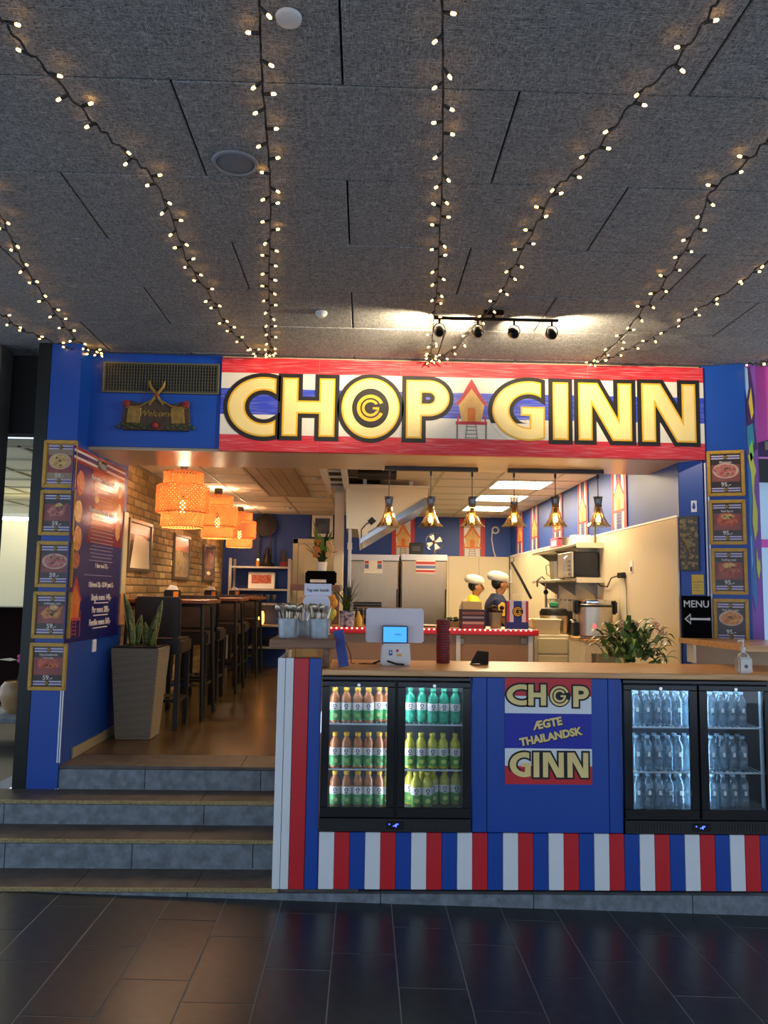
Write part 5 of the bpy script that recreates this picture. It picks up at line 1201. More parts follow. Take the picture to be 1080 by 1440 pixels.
# ================================================================== glass pendants under the bulkhead
SMK = glassy('smoked_glass', '#e6d7b8', .90, .05, '#7a6238'); SMKD = glassy('smoked_glass_dark', '#8a8278', .75, .05, '#2c2620'); BRS = mat('brass_band', '#6d4a1e', .4, .5)
FIL2 = mat('clear_filament', '#ffe6b0', .3, emit='#ffcf7c', es=20)
YP = 5.98
for bi, (bx0, bx1, pxs) in enumerate(((541, 672, (547, 606, 664)), (714, 848, (723, 781, 841)))):
    a, b = P(bx0, 657, YP).x, P(bx1, 661, YP).x
    t = thing('pendant_bar', 'black ceiling bar carrying three smoked glass pendants, %s' % ('left, in front of the steel hood', 'right, below the light panels')[bi], 'pendant lamp', ((a+b)/2, YP, 2.68), group='pendant bars')
    MB().box(-(b-a)/2, (b-a)/2, -.025, .025, -.032, -.001).obj('bar', mat('bar_brown_black', '#1c0f0b', .4), t, .003)
    for q in pxs:
        X = P(q, 700, YP).x-(a+b)/2; zt = P(q, 698.5, YP).z-2.68
        pn = bpy.data.objects.new('pendant', None); pn.empty_display_size = .03; COL.objects.link(pn); pn.parent = t; pn.location = (X, 0, zt)
        MB().cyl((0, 0, -.09), (0, 0, -zt-.033), .0035, 6).obj('cord', BLACK, pn)
        MB().cyl((0, 0, -zt-.07), (0, 0, -zt-.033), .009, 8).obj('cord_grip', BLACK, pn)
        ribs = 20
        def rib(prof, m_, nm):
            mb = MB(); n = ribs*2
            vs = [((r*(1+(.022 if k % 2 else -.012)))*math.cos(2*PI*k/n), (r*(1+(.022 if k % 2 else -.012)))*math.sin(2*PI*k/n), z) for r, z in prof for k in range(n)]
            fs = [(i*n+k, i*n+(k+1) % n, (i+1)*n+(k+1) % n, (i+1)*n+k) for i in range(len(prof)-1) for k in range(n)]
            mb.add(vs, fs, False); return mb.obj(nm, m_, pn)
        rib([(.036, 0), (.031, -.02), (.026, -.055), (.026, -.066)], SMKD, 'glass_collar')
        MB().lathe([(.0275, -.066), (.0275, -.082)], 18).obj('brass_band', BRS, pn)
        rib([(.026, -.082), (.032, -.11), (.048, -.16), (.074, -.21), (.100, -.238)], SMK, 'glass_shade')
        MB().cyl((0, 0, -.09), (0, 0, -.13), .017, 10).obj('lamp_holder', mat('holder_brown', '#2a1a0e', .5), pn)
        MB().lathe([(.010, -.13), (.024, -.155), (.030, -.185), (.024, -.212), (0, -.222)], 12).obj('bulb', glassy('bulb_glass', '#ffe2a8', .85, .03), pn)
        MB().lathe([(.006, -.145), (.011, -.165), (.011, -.195), (.004, -.207), (0, -.208)], 8).obj('filament', FIL2, pn)
        lamp('POINT', 'glass_pendant_glow', ((a+b)/2+X, YP, 2.68+zt-.178), 4.5, (1, .72, .38), .028)

# ================================================================== red lit pass counter
YL = 7.0
ZL = P(610, 884, YL).z
a, b = P(463, 886, YL).x, P(756, 886, YL).x
t = thing('pass_counter', 'kitchen pass counter with red edge and a row of glowing red led dots', 'counter', ((a+b)/2, YL, .241)); X = (b-a)/2; hz = ZL-.241
RTOP = mat('red_gloss_edge', '#a3161d', .25)
MB().box(-X, X, -.02, .62, hz-.035, hz).obj('top', wood('pass_wood', '#a5764c', '#bd8c5c', .35), t, .003)
MB().box(-X, X, -.045, -.021, hz-.050, hz+.006).obj('red_edge', RTOP, t, .004)
MB().box(-X+.03, X-.04, .05, .07, .0, hz-.04).obj('front_panel', mat('pass_beige', '#a28266', .5, var=.06, scale=2), t)
for q in (645, 747): 
    xx = P(q, 910, YL).x-(a+b)/2; MB().box(xx-.02, xx+.02, .02, .048, 0, hz-.056).obj('post', WHITE, t, .003)
for q in (649, 738):
    xx = P(q, 902, YL).x-(a+b)/2; zz = P(q, 902, YL).z-.241; MB().box(xx-.03, xx+.03, .03, .05, zz-.03, zz+.03).obj('socket_box', STEELD, t, .004)
ldm = MB().ball((0, 0, 0), .0095, 8, 5, (1, .6, .8)).mesh('led_dot'); ldm.materials.append(mat('led_red', '#ffd0d0', .4, emit='#ff8a88', es=3))
n = int((b-a)/.046)
for k in range(n): link('led_dot', ldm, None, t, (-X+.02+k*.046, -.0462, hz-.004))
lamp('AREA', 'led_strip_glow', ((a+b)/2, YL-.08, ZL), .25, (1, .25, .2), .3)
bpy.data.lights['led_strip_glow'].shape = 'RECTANGLE'; bpy.data.lights['led_strip_glow'].size = b-a; bpy.data.lights['led_strip_glow'].size_y = .02
bpy.data.objects['led_strip_glow'].rotation_euler = (rad(60), 0, 0)
def on_pass(px, Y): return Vector((P(px, 880, Y).x, Y, ZL+.001))
# spider plant in patterned pot
t = thing('spider_plant', 'grassy green plant in a blue and white patterned pot beside the till monitor', 'potted plant', on_pass(488, 7.1))
MB().lathe([(0, 0), (.055, 0), (.066, .02), (.070, .12), (.074, .145), (.068, .145), (.064, .03), (0, .03)], 20).obj('pot', mat('patterned_pot', '#20263f', .35, col2='#b9bccb', scale=34, detail=2), t)
MB().lathe([(0, .132), (.065, .132)], 16).obj('soil', MATS['soil'], t)
GL_ = [mat('grass_leaf_%d' % i, c, .5) for i, c in enumerate(('#2f4a22', '#48632c', '#22381b'))]
def blade(t, base, az, ln, lift, w_, m_, droop=1.0):
    vs = []; N = 6; d = Vector((math.cos(az), math.sin(az), 0)); s_ = Vector((-d.y, d.x, 0))
    for i in range(N):
        u = i/(N-1); c = Vector(base)+d*(ln*u*(1-lift*.5))+Vector((0, 0, ln*(lift*u*1.4-droop*u*u*.75))); ww = w_*(1-u**2)*.5+.0008
        vs += [c-s_*ww, c+Vector((0, 0, -ww*.4)), c+s_*ww]
    fs = [(i*3+j, i*3+j+1, i*3+j+4, i*3+j+3) for i in range(N-1) for j in range(2)]
    return MB().add(vs, fs, True).obj('leaf', m_, t)
for k in range(44): blade(t, (random.uniform(-.02, .02), random.uniform(-.02, .02), .135), k*2.4, random.uniform(.18, .36), random.uniform(.75, 1.15), .010, GL_[k % 3], .8)
# wire rack with black trays, small lamp cone
t = thing('wire_dish_rack', 'chrome wire dish rack behind the till monitor', 'rack', on_pass(528, 7.35)+Vector((.05, 0, 0)))
w_ = MB()
for z in (.01, .09, .17): w_.tube([(-.22, -.10, z), (.22, -.10, z), (.22, .10, z), (-.22, .10, z), (-.22, -.10, z)], .004, 5)
for k in range(9): w_.tube([(-.22+k*.055, -.10, .01), (-.22+k*.055, -.10, .17)], .003, 4)
w_.obj('wire_frame', CHROME, t)
t2 = thing('black_tray_stack', 'stack of black plastic trays standing in the wire rack', 'tray stack', on_pass(516, 7.62))
for k in range(8): MB().box(-.14, .14, -.12, .12, .02+k*.026, .038+k*.026).obj('tray', BLACK, t2, .004)
MB().box(-.10, .10, -.08, .08, 0, .02).obj('tray_base', BLACK, t2)
for k, (px, c) in enumerate(((504, '#c9a23a'), (545, '#d8d2c4'))):
    o = MB().lathe([(0, 0), (.035, 0), (.036, .07), (.012, .12), (.012, .14), (0, .142)], 12).obj('squeeze_bottle', mat('squeeze_%d' % k, c, .4), None, loc=on_pass(px, 7.18)); tag(o, '%s squeeze bottle on the pass counter' % ('mustard yellow', 'white cone topped')[k], 'bottle')
for k, (px, zz, c) in enumerate(((468.5, .125, '#d18a25'), (470, .06, '#c9b83a'))):
    pass
fb = thing('hanging_bananas', 'orange and yellow fabric bunch hanging beside the cards', 'garland', P(468, 832, 6.9))
for k, (dx, dz, c) in enumerate(((0, -.06, '#d18a25'), (.02, -.10, '#d99a35'), (-.01, -.14, '#c97f22'), (.01, -.19, '#cfc23f'), (-.01, -.22, '#b9b53a'))): MB().ball((dx, 0, dz), .035, 9, 6, (.8, .5, 1.1)).obj('fold', mat('garland_%d' % k, c, .6), fb)
MB().cyl((0, 0, -.03), (0, 0, .02), .004, 6).obj('hook', STEELD, fb)
# brochure box, cup of brown buds, blue paper bag, tubs on the pass
x0, x1, z0, z1 = RC(648, 857, 683, 882, YL+.05)
t = thing('chopstick_box', 'dark red printed carton full of paper sleeves on the pass counter', 'carton', ((x0+x1)/2, YL+.12, ZL+.001)); X = (x1-x0)/2; Hh = z1-ZL
MB().box(-X, X, -.07, .07, 0, Hh).obj('carton', mat('carton_dark', '#3a1416', .4), t, .003)
for k, (z, c, h_) in enumerate(((.80, '#9a5a4c', .12), (.58, '#8c8590', .10), (.30, '#b58a84', .14), (.1, '#8f1a1d', .2))): MB().box(-X*.86, X*.86, -.073, -.07, Hh*z-Hh*h_/2, Hh*z+Hh*h_/2).obj('carton_band', mat('carton_band_%d' % k, c, .4), t)
MB().box(-X*.75, X*.75, -.0738, -.073, Hh*.79, Hh*.81).obj('carton_line', LBLK, t)
MB().taper((-X*.8, X*.75, -.05, .05), (-X*.85, X*.7, -.04, .04), Hh+.001, Hh+.07).obj('paper_sleeves', mat('kraft_paper', '#bfa070', .6), t)
t = thing('bud_cup', 'clear cup with dark brown fuzzy buds on the pass counter', 'cup', on_pass(697, YL+.10))
MB().lathe([(0, 0), (.05, 0), (.062, .15), (.058, .15), (.047, .008), (0, .008)], 18).obj('cup', glassy('frosted_cup', '#e8e0d0', .5, .2, '#b5a78c'), t)
f = MB()
for k in range(22): f.ball((random.uniform(-.05, .06), random.uniform(-.04, .04), random.uniform(.15, .20)), random.uniform(.014, .024), 6, 4)
f.obj('buds', mat('brown_buds', '#3a2214', .9, bump=.6, bscale=200), t)
MB().box(-.08, .08, -.06, .06, -.0005, .0).obj('saucer', PALE, t)
x0, x1, z0, z1 = RC(713, 845, 744, 882, YL+.05)
t = thing('paper_bag', 'blue paper carrier bag with red and white stripes and round logo', 'paper bag', ((x0+x1)/2, YL+.12, ZL+.001)); X = (x1-x0)/2; Hh = z1-ZL
BG = mat('bag_blue', '#1d3188', .5)
MB().taper((-X, X, -.05, .05), (-X*.98, X*.98, -.03, .03), 0, Hh).obj('bag_body', BG, t, .003)
for s_ in (-1, 1):
    MB().prism([(s_*X*.80, Hh*.25), (s_*X*.98, Hh*.25), (s_*X*.98, Hh*.99), (s_*X*.80, Hh*.99)], -.056, -.05).obj('red_stripe', RED, t); MB().prism([(s_*X*.38, Hh*.25), (s_*X*.74, Hh*.25), (s_*X*.74, Hh*.99), (s_*X*.38, Hh*.99)], -.0555, -.05).obj('white_stripe', LILAC, t)
MB().lathe([(.05, 0), (.05, .002)], 20, (0, -.056, Hh*.62), Matrix.Rotation(PI/2, 3, 'X'), True, False).obj('logo_disc', LBLK, t); cg_logo(t, LYEL, .042, 0, Hh*.62, -.0590, .0006)
MB().tube([(-X*.4, -.03, Hh), (-X*.35, -.03, Hh+.06), (X*.35, -.03, Hh+.06), (X*.4, -.03, Hh)], .004, 5).obj('handle', CARDT, t)
# flat plates at the far pass edge
o = MB().lathe([(0, 0), (.05, .0), (.09, .018), (.085, .02), (.05, .006), (0, .006)], 18).obj('white_plate', PALE, None, loc=on_pass(604, 7.3)); tag(o, 'shallow white plate on the pass counter beside the monitor', 'plate')
t = thing('herb_tray', 'steel tray of dark greens on the pass counter', 'tray', on_pass(637, 7.4)); MB().taper((-.06, .06, -.08, .08), (-.075, .075, -.09, .09), 0, .05).obj('tray', STEELD, t)
f = MB()
for k in range(14): f.ball((random.uniform(-.05, .05), random.uniform(-.06, .06), .055+random.uniform(0, .03)), .02, 6, 4, (1, 1, .7))
f.obj('greens', mat('dark_greens', '#26301c', .8), t)

# ================================================================== work table right with cookers
YC = 7.15; ZT = P(775, 893, YC).z
t = thing('drawer_cabinet', 'cream drawer cabinet at the right end of the pass counter', 'cabinet', ((P(752, 910, YC).x+P(801, 910, YC).x)/2, YC+.02, .241)); X = (P(801, 910, YC).x-P(752, 910, YC).x)/2; hz = ZT-.241
MB().box(-X, X, 0, .55, 0, hz).obj('body', CREAM, t, .004)
for k in range(4): MB().box(-X+.03, X-.015, -.018, -.001, hz-.17-k*.155, hz-.03-k*.155).obj('drawer', DC, t, .004)
t = thing('cooker_table', 'white work table under the big rice cooker', 'table', (2.06, YC-.12, .241)); hz2 = hz-.012
MB().box(-.13, .22, -.32, .55, hz2-.03, hz2).obj('top', wood('table_edge', '#b08656', '#c39a68', .4), t, .003)
for sx in (-.10, .18):
    for sy in (-.28, .5): MB().box(sx-.025, sx+.025, sy-.025, sy+.025, 0, hz2-.031).obj('leg', CREAM, t)
MB().box(-.10, .18, -.30, -.28, hz2-.12, hz2-.031).obj('apron', CREAM, t)
MB().box(-.08, .18, .3, .32, .0, .7).obj('back_board', BLACK, t)
ZT2 = .241+hz2
t = thing('rice_cooker', 'large stainless rice cooker with black handles on the work table', 'rice cooker', (P(841, 870, 6.86).x-.02, 6.90, ZT2+.001)); r = (P(866, 870, 6.86).x-P(815, 870, 6.86).x)/2-.005; Hh = P(841, 843, 6.86).z-ZT2
MB().lathe([(0, 0), (r*.8, 0), (r*.82, .015), (r, .03), (r, Hh*.80), (r*1.02, Hh*.81), (r*1.02, Hh*.86), (r*.99, Hh*.87)], 28).obj('drum', STEEL, t)
MB().lathe([(r*.98, Hh*.87), (r*1.0, Hh*.89), (r*.97, Hh*.97), (r*.7, Hh), (0, Hh)], 28).obj('lid', CHROME, t)
MB().lathe([(r*1.022, Hh*.81), (r*1.03, Hh*.835), (r*1.022, Hh*.86)], 28).obj('seal', BLACK, t)
for s_ in (-1, 1): MB().box(s_*r*1.09-.02, s_*r*1.09+.02, -.06, .02, Hh*.62, Hh*.97).obj('handle', BLACK, t, .012, 2)
MB().ball((-r*.28, -r*.965, Hh*.32), .014, 8, 5, (1, .4, 1.6)).obj('lamp', mat('cooker_lamp', '#ff3030', emit='#ff2a2a', es=5), t)
MB().box(-r*1.28, -r*.98, -.05, .05, Hh*.06, Hh*.42).obj('control_box', BLACK, t, .008)
t = thing('small_rice_cooker', 'small black and steel rice cooker behind the white tub', 'rice cooker', (P(779, 870, 7.5).x, 7.5, ZT+.001))
MB().lathe([(0, 0), (.12, 0), (.135, .03), (.135, .17)], 22).obj('drum', STEEL, t); MB().lathe([(.138, .17), (.140, .20), (.12, .235), (.04, .25), (0, .25)], 22).obj('lid', BLACK, t); MB().box(.11, .17, -.06, .06, .02, .22).obj('handle', BLACK, t, .01)
MB().box(-.04, .04, -.03, .03, .25, .30).obj('green_cloth', mat('green_cloth', '#2c8a5c', .7), t, .01)
x0, x1, z0, z1 = RC(750, 868, 788, 892, 7.25)
t = thing('white_tub', 'cream rectangular plastic tub on the drawer cabinet', 'tub', ((x0+x1)/2, 7.28, ZT+.001)); X = (x1-x0)/2
MB().taper((-X*.84, X*.84, -.07, .07), (-X*.95, X*.95, -.085, .085), 0, .13).obj('tub', mat('tub_cream', '#d0c29c', .4), t, .004); MB().box(-X, X, -.09, .09, .13, .142).obj('rim', mat('tub_rim', '#dccfae', .4), t, .003)
t = thing('steel_bowl', 'steel mixing bowl with whisk behind the blue bag', 'bowl', Vector((P(752, 865, 7.75).x-.02, 7.8, ZT+.001))); MB().lathe([(0, 0), (.05, 0), (.12, .12), (.125, .122), (.118, .12), (.05, .008), (0, .008)], 20).obj('bowl', STEEL, t); MB().tube([(0, 0, .02), (.12, 0, .2)], .005, 6).obj('whisk', CREAM, t)
t = thing('kettle', 'small black kettle between the two rice cookers', 'kettle', Vector((P(806, 880, 7.30).x, 7.30, ZT+.001))); MB().lathe([(0, 0), (.055, 0), (.06, .02), (.05, .12), (.03, .14), (0, .145)], 16).obj('body', BLACKG, t); MB().tube([(.05, 0, .03), (.085, 0, .06), (.08, 0, .11), (.04, 0, .12)], .007, 6).obj('handle', BLACK, t)

# ================================================================== wall shelves on the right wall
XS0, XS1, YS0, YS1 = 2.02, 2.285, 7.3, 9.25
zu = P(832, 766, YS0).z; zl = P(832, 815, YS0).z
t = thing('steel_shelf', 'two tier steel wall shelf with brackets on the white cladding', 'shelf', (XS1, YS0, zl))
for z, nm in ((0, 'lower_shelf'), (zu-zl, 'upper_shelf')):
    MB().box(XS0-XS1, 0, 0, YS1-YS0, z-.012, z+.012).obj(nm, STEEL, t, .003); MB().box(XS0-XS1, 0, -.004, 0, z-.03, z+.02).obj('shelf_front', CREAM, t)
    for y in (.25, 1.0, 1.75): MB().add([(0, y, z-.013), (XS0-XS1+.04, y, z-.013), (0, y, z-.16), (0, y+.006, z-.013), (XS0-XS1+.04, y+.006, z-.013), (0, y+.006, z-.16)], [(0, 1, 2), (5, 4, 3), (0, 3, 4, 1), (1, 4, 5, 2), (2, 5, 3, 0)]).obj('bracket', STEELD, t)
for y in (.25, 1.75): MB().box(-.012, 0, y-.015, y+.015, -.5, zu-zl+.2).obj('upright', STEELD, t)
zl += .013; zu += .013
t = thing('microwave', 'dark microwave oven with silver control front on the lower shelf', 'microwave', (2.14, 7.42, zl)); Hh = P(820, 776, 7.42).z-zl
MB().box(-.11, .135, 0, .52, .01, Hh).obj('body', BLACKG, t, .006); MB().box(-.135, -.111, .0, .52, .012, Hh).obj('front_panel', STEEL, t, .004)
for k in range(4): MB().box(-.141, -.136, .03, .11, .03+k*.04, .055+k*.04).obj('button', STEELD, t)
MB().tube([(-.137, .14, .04), (-.165, .14, .06), (-.165, .14, Hh-.06), (-.137, .14, Hh-.04)], .007, 6).obj('handle', CHROME, t)
for sx in (-.09, .11):
    for sy in (.04, .46): MB().cyl((sx, sy, 0), (sx, sy, .01), .012, 8).obj('foot', BLACK, t)
t = thing('pink_box', 'pink and white cardboard box lying on the upper shelf', 'box', (2.10, 8.2, zu)); MB().box(-.07, .10, -.16, .16, 0, .11).obj('box', mat('box_pink', '#c8506c', .5, var=.2, scale=12), t, .003); MB().box(-.074, -.07, -.1, .1, .02, .08).obj('box_label', PALE, t)
t = thing('steel_pot', 'small steel pot beside the pink box on the upper shelf', 'pot', (2.11, 7.85, zu)); MB().lathe([(0, 0), (.07, 0), (.08, .02), (.08, .09), (.085, .092), (.075, .09), (0, .01)], 18).obj('pot', STEEL, t); MB().box(-.13, -.08, -.012, .012, .075, .085).obj('handle', BLACK, t)
o = MB().box(2.06, 2.24, 7.55, 7.68, zu, zu+.10).obj('white_carton', PALE, None, .003); tag(o, 'small white carton at the near end of the upper shelf', 'box'); MB().box(2.056, 2.06, 7.58, 7.65, zu+.03, zu+.07).obj('carton_label', LILAC, o)
t = thing('measuring_jug', 'clear plastic measuring jug on the lower shelf', 'jug', (2.12, 8.45, zl)); MB().lathe([(0, 0), (.07, 0), (.085, .20), (.08, .2), (.066, .008)], 16).obj('jug', glassy('jug_plastic', '#e8e2d2', .6, .1, '#c9bfa6'), t); MB().tube([(-.08, 0, .17), (-.12, 0, .15), (-.11, 0, .06), (-.075, 0, .04)], .008, 6).obj('handle', MATS['jug_plastic'], t)
# hanging utensils rail below
t = thing('utensil_rail', 'wall rail with hanging ladles and steel tools below the shelf', 'utensil rail', (2.27, 8.0, zl-.22)); MB().cyl((0, 0, 0), (0, 1.6, 0), .008, 8).obj('rail', STEELD, t)
for k in range(8):
    y = .12+k*.19; u_ = MB(); u_.tube([(-.02, y, .01), (-.025, y, -.05), (-.025, y, -.22)], .006, 5); u_.ball((-.03, y, -.25), .04, 8, 5, (.5, .8, 1)); u_.obj('ladle', STEEL, t)
# notice, outlet, plug and cord on the right cladding
def on_right(px, py): return PX(px, py, 2.285)
a = on_right(888, 797); o = MB().box(-.004, 0, -.035, .035, -.05, .05).obj('wall_sticker', PALE, None, loc=(2.286, a.y, a.z)); tag(o, 'small white and black sticker on the white cladding', 'sticker'); MB().box(-.006, -.004, -.02, .02, -.04, .0).obj('sticker_print', LBLK, o)
a = on_right(877, 809); t = thing('power_plug', 'black power adapter on the white cladding with a trailing cord', 'plug', (2.285, a.y, a.z)); MB().box(-.04, 0, -.06, .06, -.025, .025).obj('adapter', BLACK, t, .006)
b_ = on_right(853, 815); MB().tube([(-.02, .05, 0), (-.03, .25, -.02), (-.02, .40, -.10), (-.02, .60, -.09), (-.03, .85, .0)], .006, 5).obj('cord', CABLE, t); MB().tube([(-.012, -.05, -.02), (-.010, -.09, -.10), (-.010, -.10, -.55)], .005, 5).obj('cord', STEELD, t)
# wallpaper strips with houses on the right wall
def strip(px0, px1, k):
    Xw = 2.298; a, b = PX(px0, 720, Xw).y, PX(px1, 720, Xw).y; y0, y1 = min(a, b), max(a, b)
    t = thing('wall_print', 'red bordered stilt house wall print on the right kitchen wall, %s from the facade' % ORD[k], 'wall print', (Xw, (y0+y1)/2, 2.295), -PI/2, 'stilt house wall prints'); w_ = y1-y0; Hh = .585
    MB().box(-w_/2, w_/2, -.004, 0, 0, Hh).obj('sheet', mat('print_navy', '#3a3f86', .5), t)
    for s_ in (-1, 1):
        MB().box(s_*w_*.43-w_*.07, s_*w_*.43+w_*.07, -.006, -.004, 0, Hh).obj('red_border', PRED, t); MB().box(s_*w_*.25-w_*.07, s_*w_*.25+w_*.07, -.0055, -.004, 0, Hh).obj('white_band', BWH, t)
    thai_house(t, 0, .26, w_*.8, .46, -.0062)
for k, (p0, p1) in enumerate(((882, 861), (827, 813), (791, 778), (757, 747), (736, 727))): strip(p0, p1, k)
def bstrip(x0, x1, nm):
    a, b = P(x0, 760, 12.09).x, P(x1, 760, 12.09).x; t = thing('wall_print', nm, 'wall print', ((a+b)/2, 12.098, 2.27), 0, 'stilt house wall prints'); w_ = b-a; Hh = .60
    MB().box(-w_/2, w_/2, -.004, 0, 0, Hh).obj('sheet', BWH, t)
    for s_ in (-1, 1): MB().box(s_*w_*.41-w_*.09, s_*w_*.41+w_*.09, -.006, -.004, 0, Hh).obj('red_border', PRED, t)
    thai_house(t, 0, .25, w_*.72, .52, -.0062, PEACH, ORANGE)
bstrip(551, 583, 'stilt house wall print on the back wall behind the wall clock'); bstrip(646, 682, 'stilt house wall print on the back wall right of the fan')
# hood
YH = 8.1
hd = thing('extractor_hood', 'large stainless steel extractor hood hanging above the kitchen', 'extractor hood', (P(540, 700, YH).x, YH, 2.0)); hx = hd.location.x
hp = lambda px, py: (P(px, py, YH).x-hx, P(px, py, YH).z-2.0)
MB().prism([hp(487, 682), hp(603, 685), hp(601, 702), hp(507, 764), hp(503, 744), hp(487, 743)], 0, 1.3).obj('canopy', mat('hood_steel', '#e2cfa6', .34, .65, bump=.04, bscale=6, stretch=(1, 1, 20)), hd)
MB().prism([hp(505, 765), hp(508, 757), hp(598, 700), hp(605, 701), hp(602, 708)], -.05, 1.32).obj('slanted_rim', mat('steel_reflect_blue', '#9fb0bd', .2, 1), hd)  # blue tint stands in for reflections on the steel rim
MB().prism([hp(487, 681), hp(487, 684), hp(604, 687), hp(604, 684)], -.03, 0).obj('top_rim', CREAM, hd)
for q in (513, 579): a_ = hp(q, 683); MB().box(a_[0]-.02, a_[0]+.02, .1, .14, a_[1], .90).obj('hanger', WHITE, hd)
MB().prism([hp(517, 733), hp(523, 727), hp(529, 733), hp(522, 739)], -.03, -.001).obj('switch_box', BLACK, hd); MB().tube([(hp(508, 758)[0], -.01, hp(508, 758)[1]), (hp(508, 745)[0], -.02, hp(508, 745)[1]), (hp(515, 737)[0], -.02, hp(515, 737)[1]), (hp(520, 735)[0], -.02, hp(520, 735)[1])], .006, 5).obj('switch_cable', CABLE, hd)
MB().prism([hp(517, 748), hp(545, 732), hp(548, 737), hp(518, 754)], -.012, -.001).obj('filter', STEELD, hd)
a_, b_, c_, d_ = RC(489, 743.5, 494, 826, 8.12)
pc_ = thing('white_pole', 'thin white lit pole hanging below the hood corner', 'pole', ((a_+b_)/2, 8.14, c_)); MB().box(-.018, .018, -.018, .018, 0, d_-c_).obj('tube', WHITE, pc_, .004); MB().box(-.025, .025, -.025, .025, .40, .47).obj('bracket', PALE, pc_)
# white pillar and ledge with bouquet
a_, b_, c_, d_ = RC(470, 714, 483, 830, 8.6)
o = MB().box(a_, b_, 8.55, 8.75, .53, 2.878).obj('wall_post', mat('post_white', '#eae0c6', .5)); struct(o); tag(o, 'white square post between dining room and kitchen', 'post'); o.location.x = 0
a_, b_, c_, d_ = RC(409, 822, 480, 831, 7.9)
lg = thing('bar_ledge', 'brown wooden ledge on a post behind the cutlery cards', 'ledge', ((a_+b_)/2, 7.95, ZD)); X = (b_-a_)/2
MB().box(-X, X, -.14, .14, c_-ZD, d_-ZD).obj('board', WOODB, lg, .004); MB().box(X-.09, X-.02, -.05, .05, 0, c_-ZD-.001).obj('post', WOODB, lg)
ZLG = d_+.001
a_, b_, c_, d_ = RC(430, 803, 473, 822, 7.95)
o = MB().box(a_, b_, 7.88, 8.05, ZLG, d_).obj('black_radio_box', MBLACK, None, .015, 2); tag(o, 'black rounded box holding the bouquet on the ledge', 'box'); MB().box(a_+.05, b_-.1, 7.875, 7.88, ZLG+.02, ZLG+.05).obj('box_slot', PALE, o)
bq = thing('bouquet', 'orange and green leafy bouquet on the black box', 'bouquet', ((a_+b_)/2, 7.96, d_+.001))
MB().lathe([(0, 0), (.05, 0), (.06, .09), (.05, .09)], 14).obj('vase', PALE, bq)
for k in range(26):
    az = k*2.4; blade(bq, (0, 0, .08), az, random.uniform(.18, .36), random.uniform(.5, 1.2), .06, (GL_[k % 3] if k % 2 else mat('bouquet_green', '#5f8a35', .5)), .5)
OR2 = mat('bouquet_orange', '#b8763a', .6); YE2 = mat('bouquet_cream', '#c7a870', .6)
for k in range(16):
    a2 = k*2.1; f = MB(); c = Vector((.11*math.cos(a2)*random.uniform(.3, 1), -.05-.04*random.random(), .14+.16*random.random()))
    for q in range(5): f.ball(c+Vector((.018*math.cos(q*1.26), 0, .018*math.sin(q*1.26))), .018, 6, 4)
    f.obj('bloom', OR2 if k % 3 else YE2, bq)
# upright steel fridges
for k, (x0, x1, lab, fx0, fx1) in enumerate(((490, 560, 'left tall stainless fridge with paper flag notice', 512, 538), (563, 628, 'right tall stainless fridge with striped paper notice', 585, 612))):
    a_, b_, c_, d_ = RC(x0, 780, x1, 930, 11.0)
    t = thing('steel_fridge', lab, 'fridge', ((a_+b_)/2, 11.0, .241)); X = (b_-a_)/2; Hh = d_-.241
    MB().box(-X, X, .0, .75, .05, Hh).obj('body', STEELF, t, .006); MB().box(-X+.01, X-.01, -.05, -.002, .12, Hh-.09).obj('door', STEELF, t, .008); MB().box(-X, X, -.052, 0, Hh-.085, Hh).obj('header', mat('header_pale', '#c9cbd0', .3, .3), t, .004)
    MB().box(X-.03, X-.012, -.075, -.051, .9, 1.5).obj('handle', BLACK, t); 
    for sx in (-1, 1): MB().cyl((sx*(X-.06), .1, 0), (sx*(X-.06), .1, .05), .02, 8).obj('foot', BLACK, t)
    f0, f1, g0, g1 = RC(fx0, 788, fx1, 806, 10.95); f0 -= t.location.x; f1 -= t.location.x; g0 -= .241; g1 -= .241
    nt_ = MB().box(f0, f1, -.053, -.0505, g0, g1).obj('paper_notice', PALE, t)
    if k == 0:
        for s0_, s1_ in ((.04, .25), (.72, .96)):
            MB().box(f0+(f1-f0)*s0_, f0+(f1-f0)*s1_, -.054, -.053, g0+(g1-g0)*.35, g0+(g1-g0)*.7).obj('notice_blue', mat('notice_blue', '#5a6a9c', .5), nt_); MB().box(f0+(f1-f0)*s0_, f0+(f1-f0)*s1_, -.054, -.053, g0+(g1-g0)*.75, g0+(g1-g0)*.95).obj('notice_red', PRED, nt_)
    else:
        MB().box(f0, f1, -.054, -.053, g0+(g1-g0)*.68, g0+(g1-g0)*.9).obj('notice_red', PRED, nt_); MB().box(f0, f1, -.054, -.053, g0+(g1-g0)*.35, g0+(g1-g0)*.6).obj('notice_blue', MATS['notice_blue'], nt_); MB().box(f0, f1, -.054, -.053, g0+(g1-g0)*.06, g0+(g1-g0)*.25).obj('notice_red', PRED, nt_)
ZF = P(595, 780, 11.0).z+.002
t = thing('desk_fan', 'silver desk fan on top of the right steel fridge', 'fan', (P(611, 770, 11.3).x, 11.3, ZF)); MB().lathe([(0, 0), (.07, 0), (.06, .015), (.012, .025), (.012, .10)], 14).obj('base', STEELD, t)
zc = .20
MB().tube([(.13*math.cos(q*PI/12), 0, zc+.13*math.sin(q*PI/12)) for q in range(25)], .005, 5).obj('guard', CHROME, t)
for k in range(4): a2 = k*PI/2+.4; MB().prism([(.02*math.cos(a2-.5), zc+.02*math.sin(a2-.5)), (.115*math.cos(a2-.3), zc+.115*math.sin(a2-.3)), (.115*math.cos(a2+.4), zc+.115*math.sin(a2+.4)), (.02*math.cos(a2+.5), zc+.02*math.sin(a2+.5))], .01, .016).obj('blade', STEEL, t)
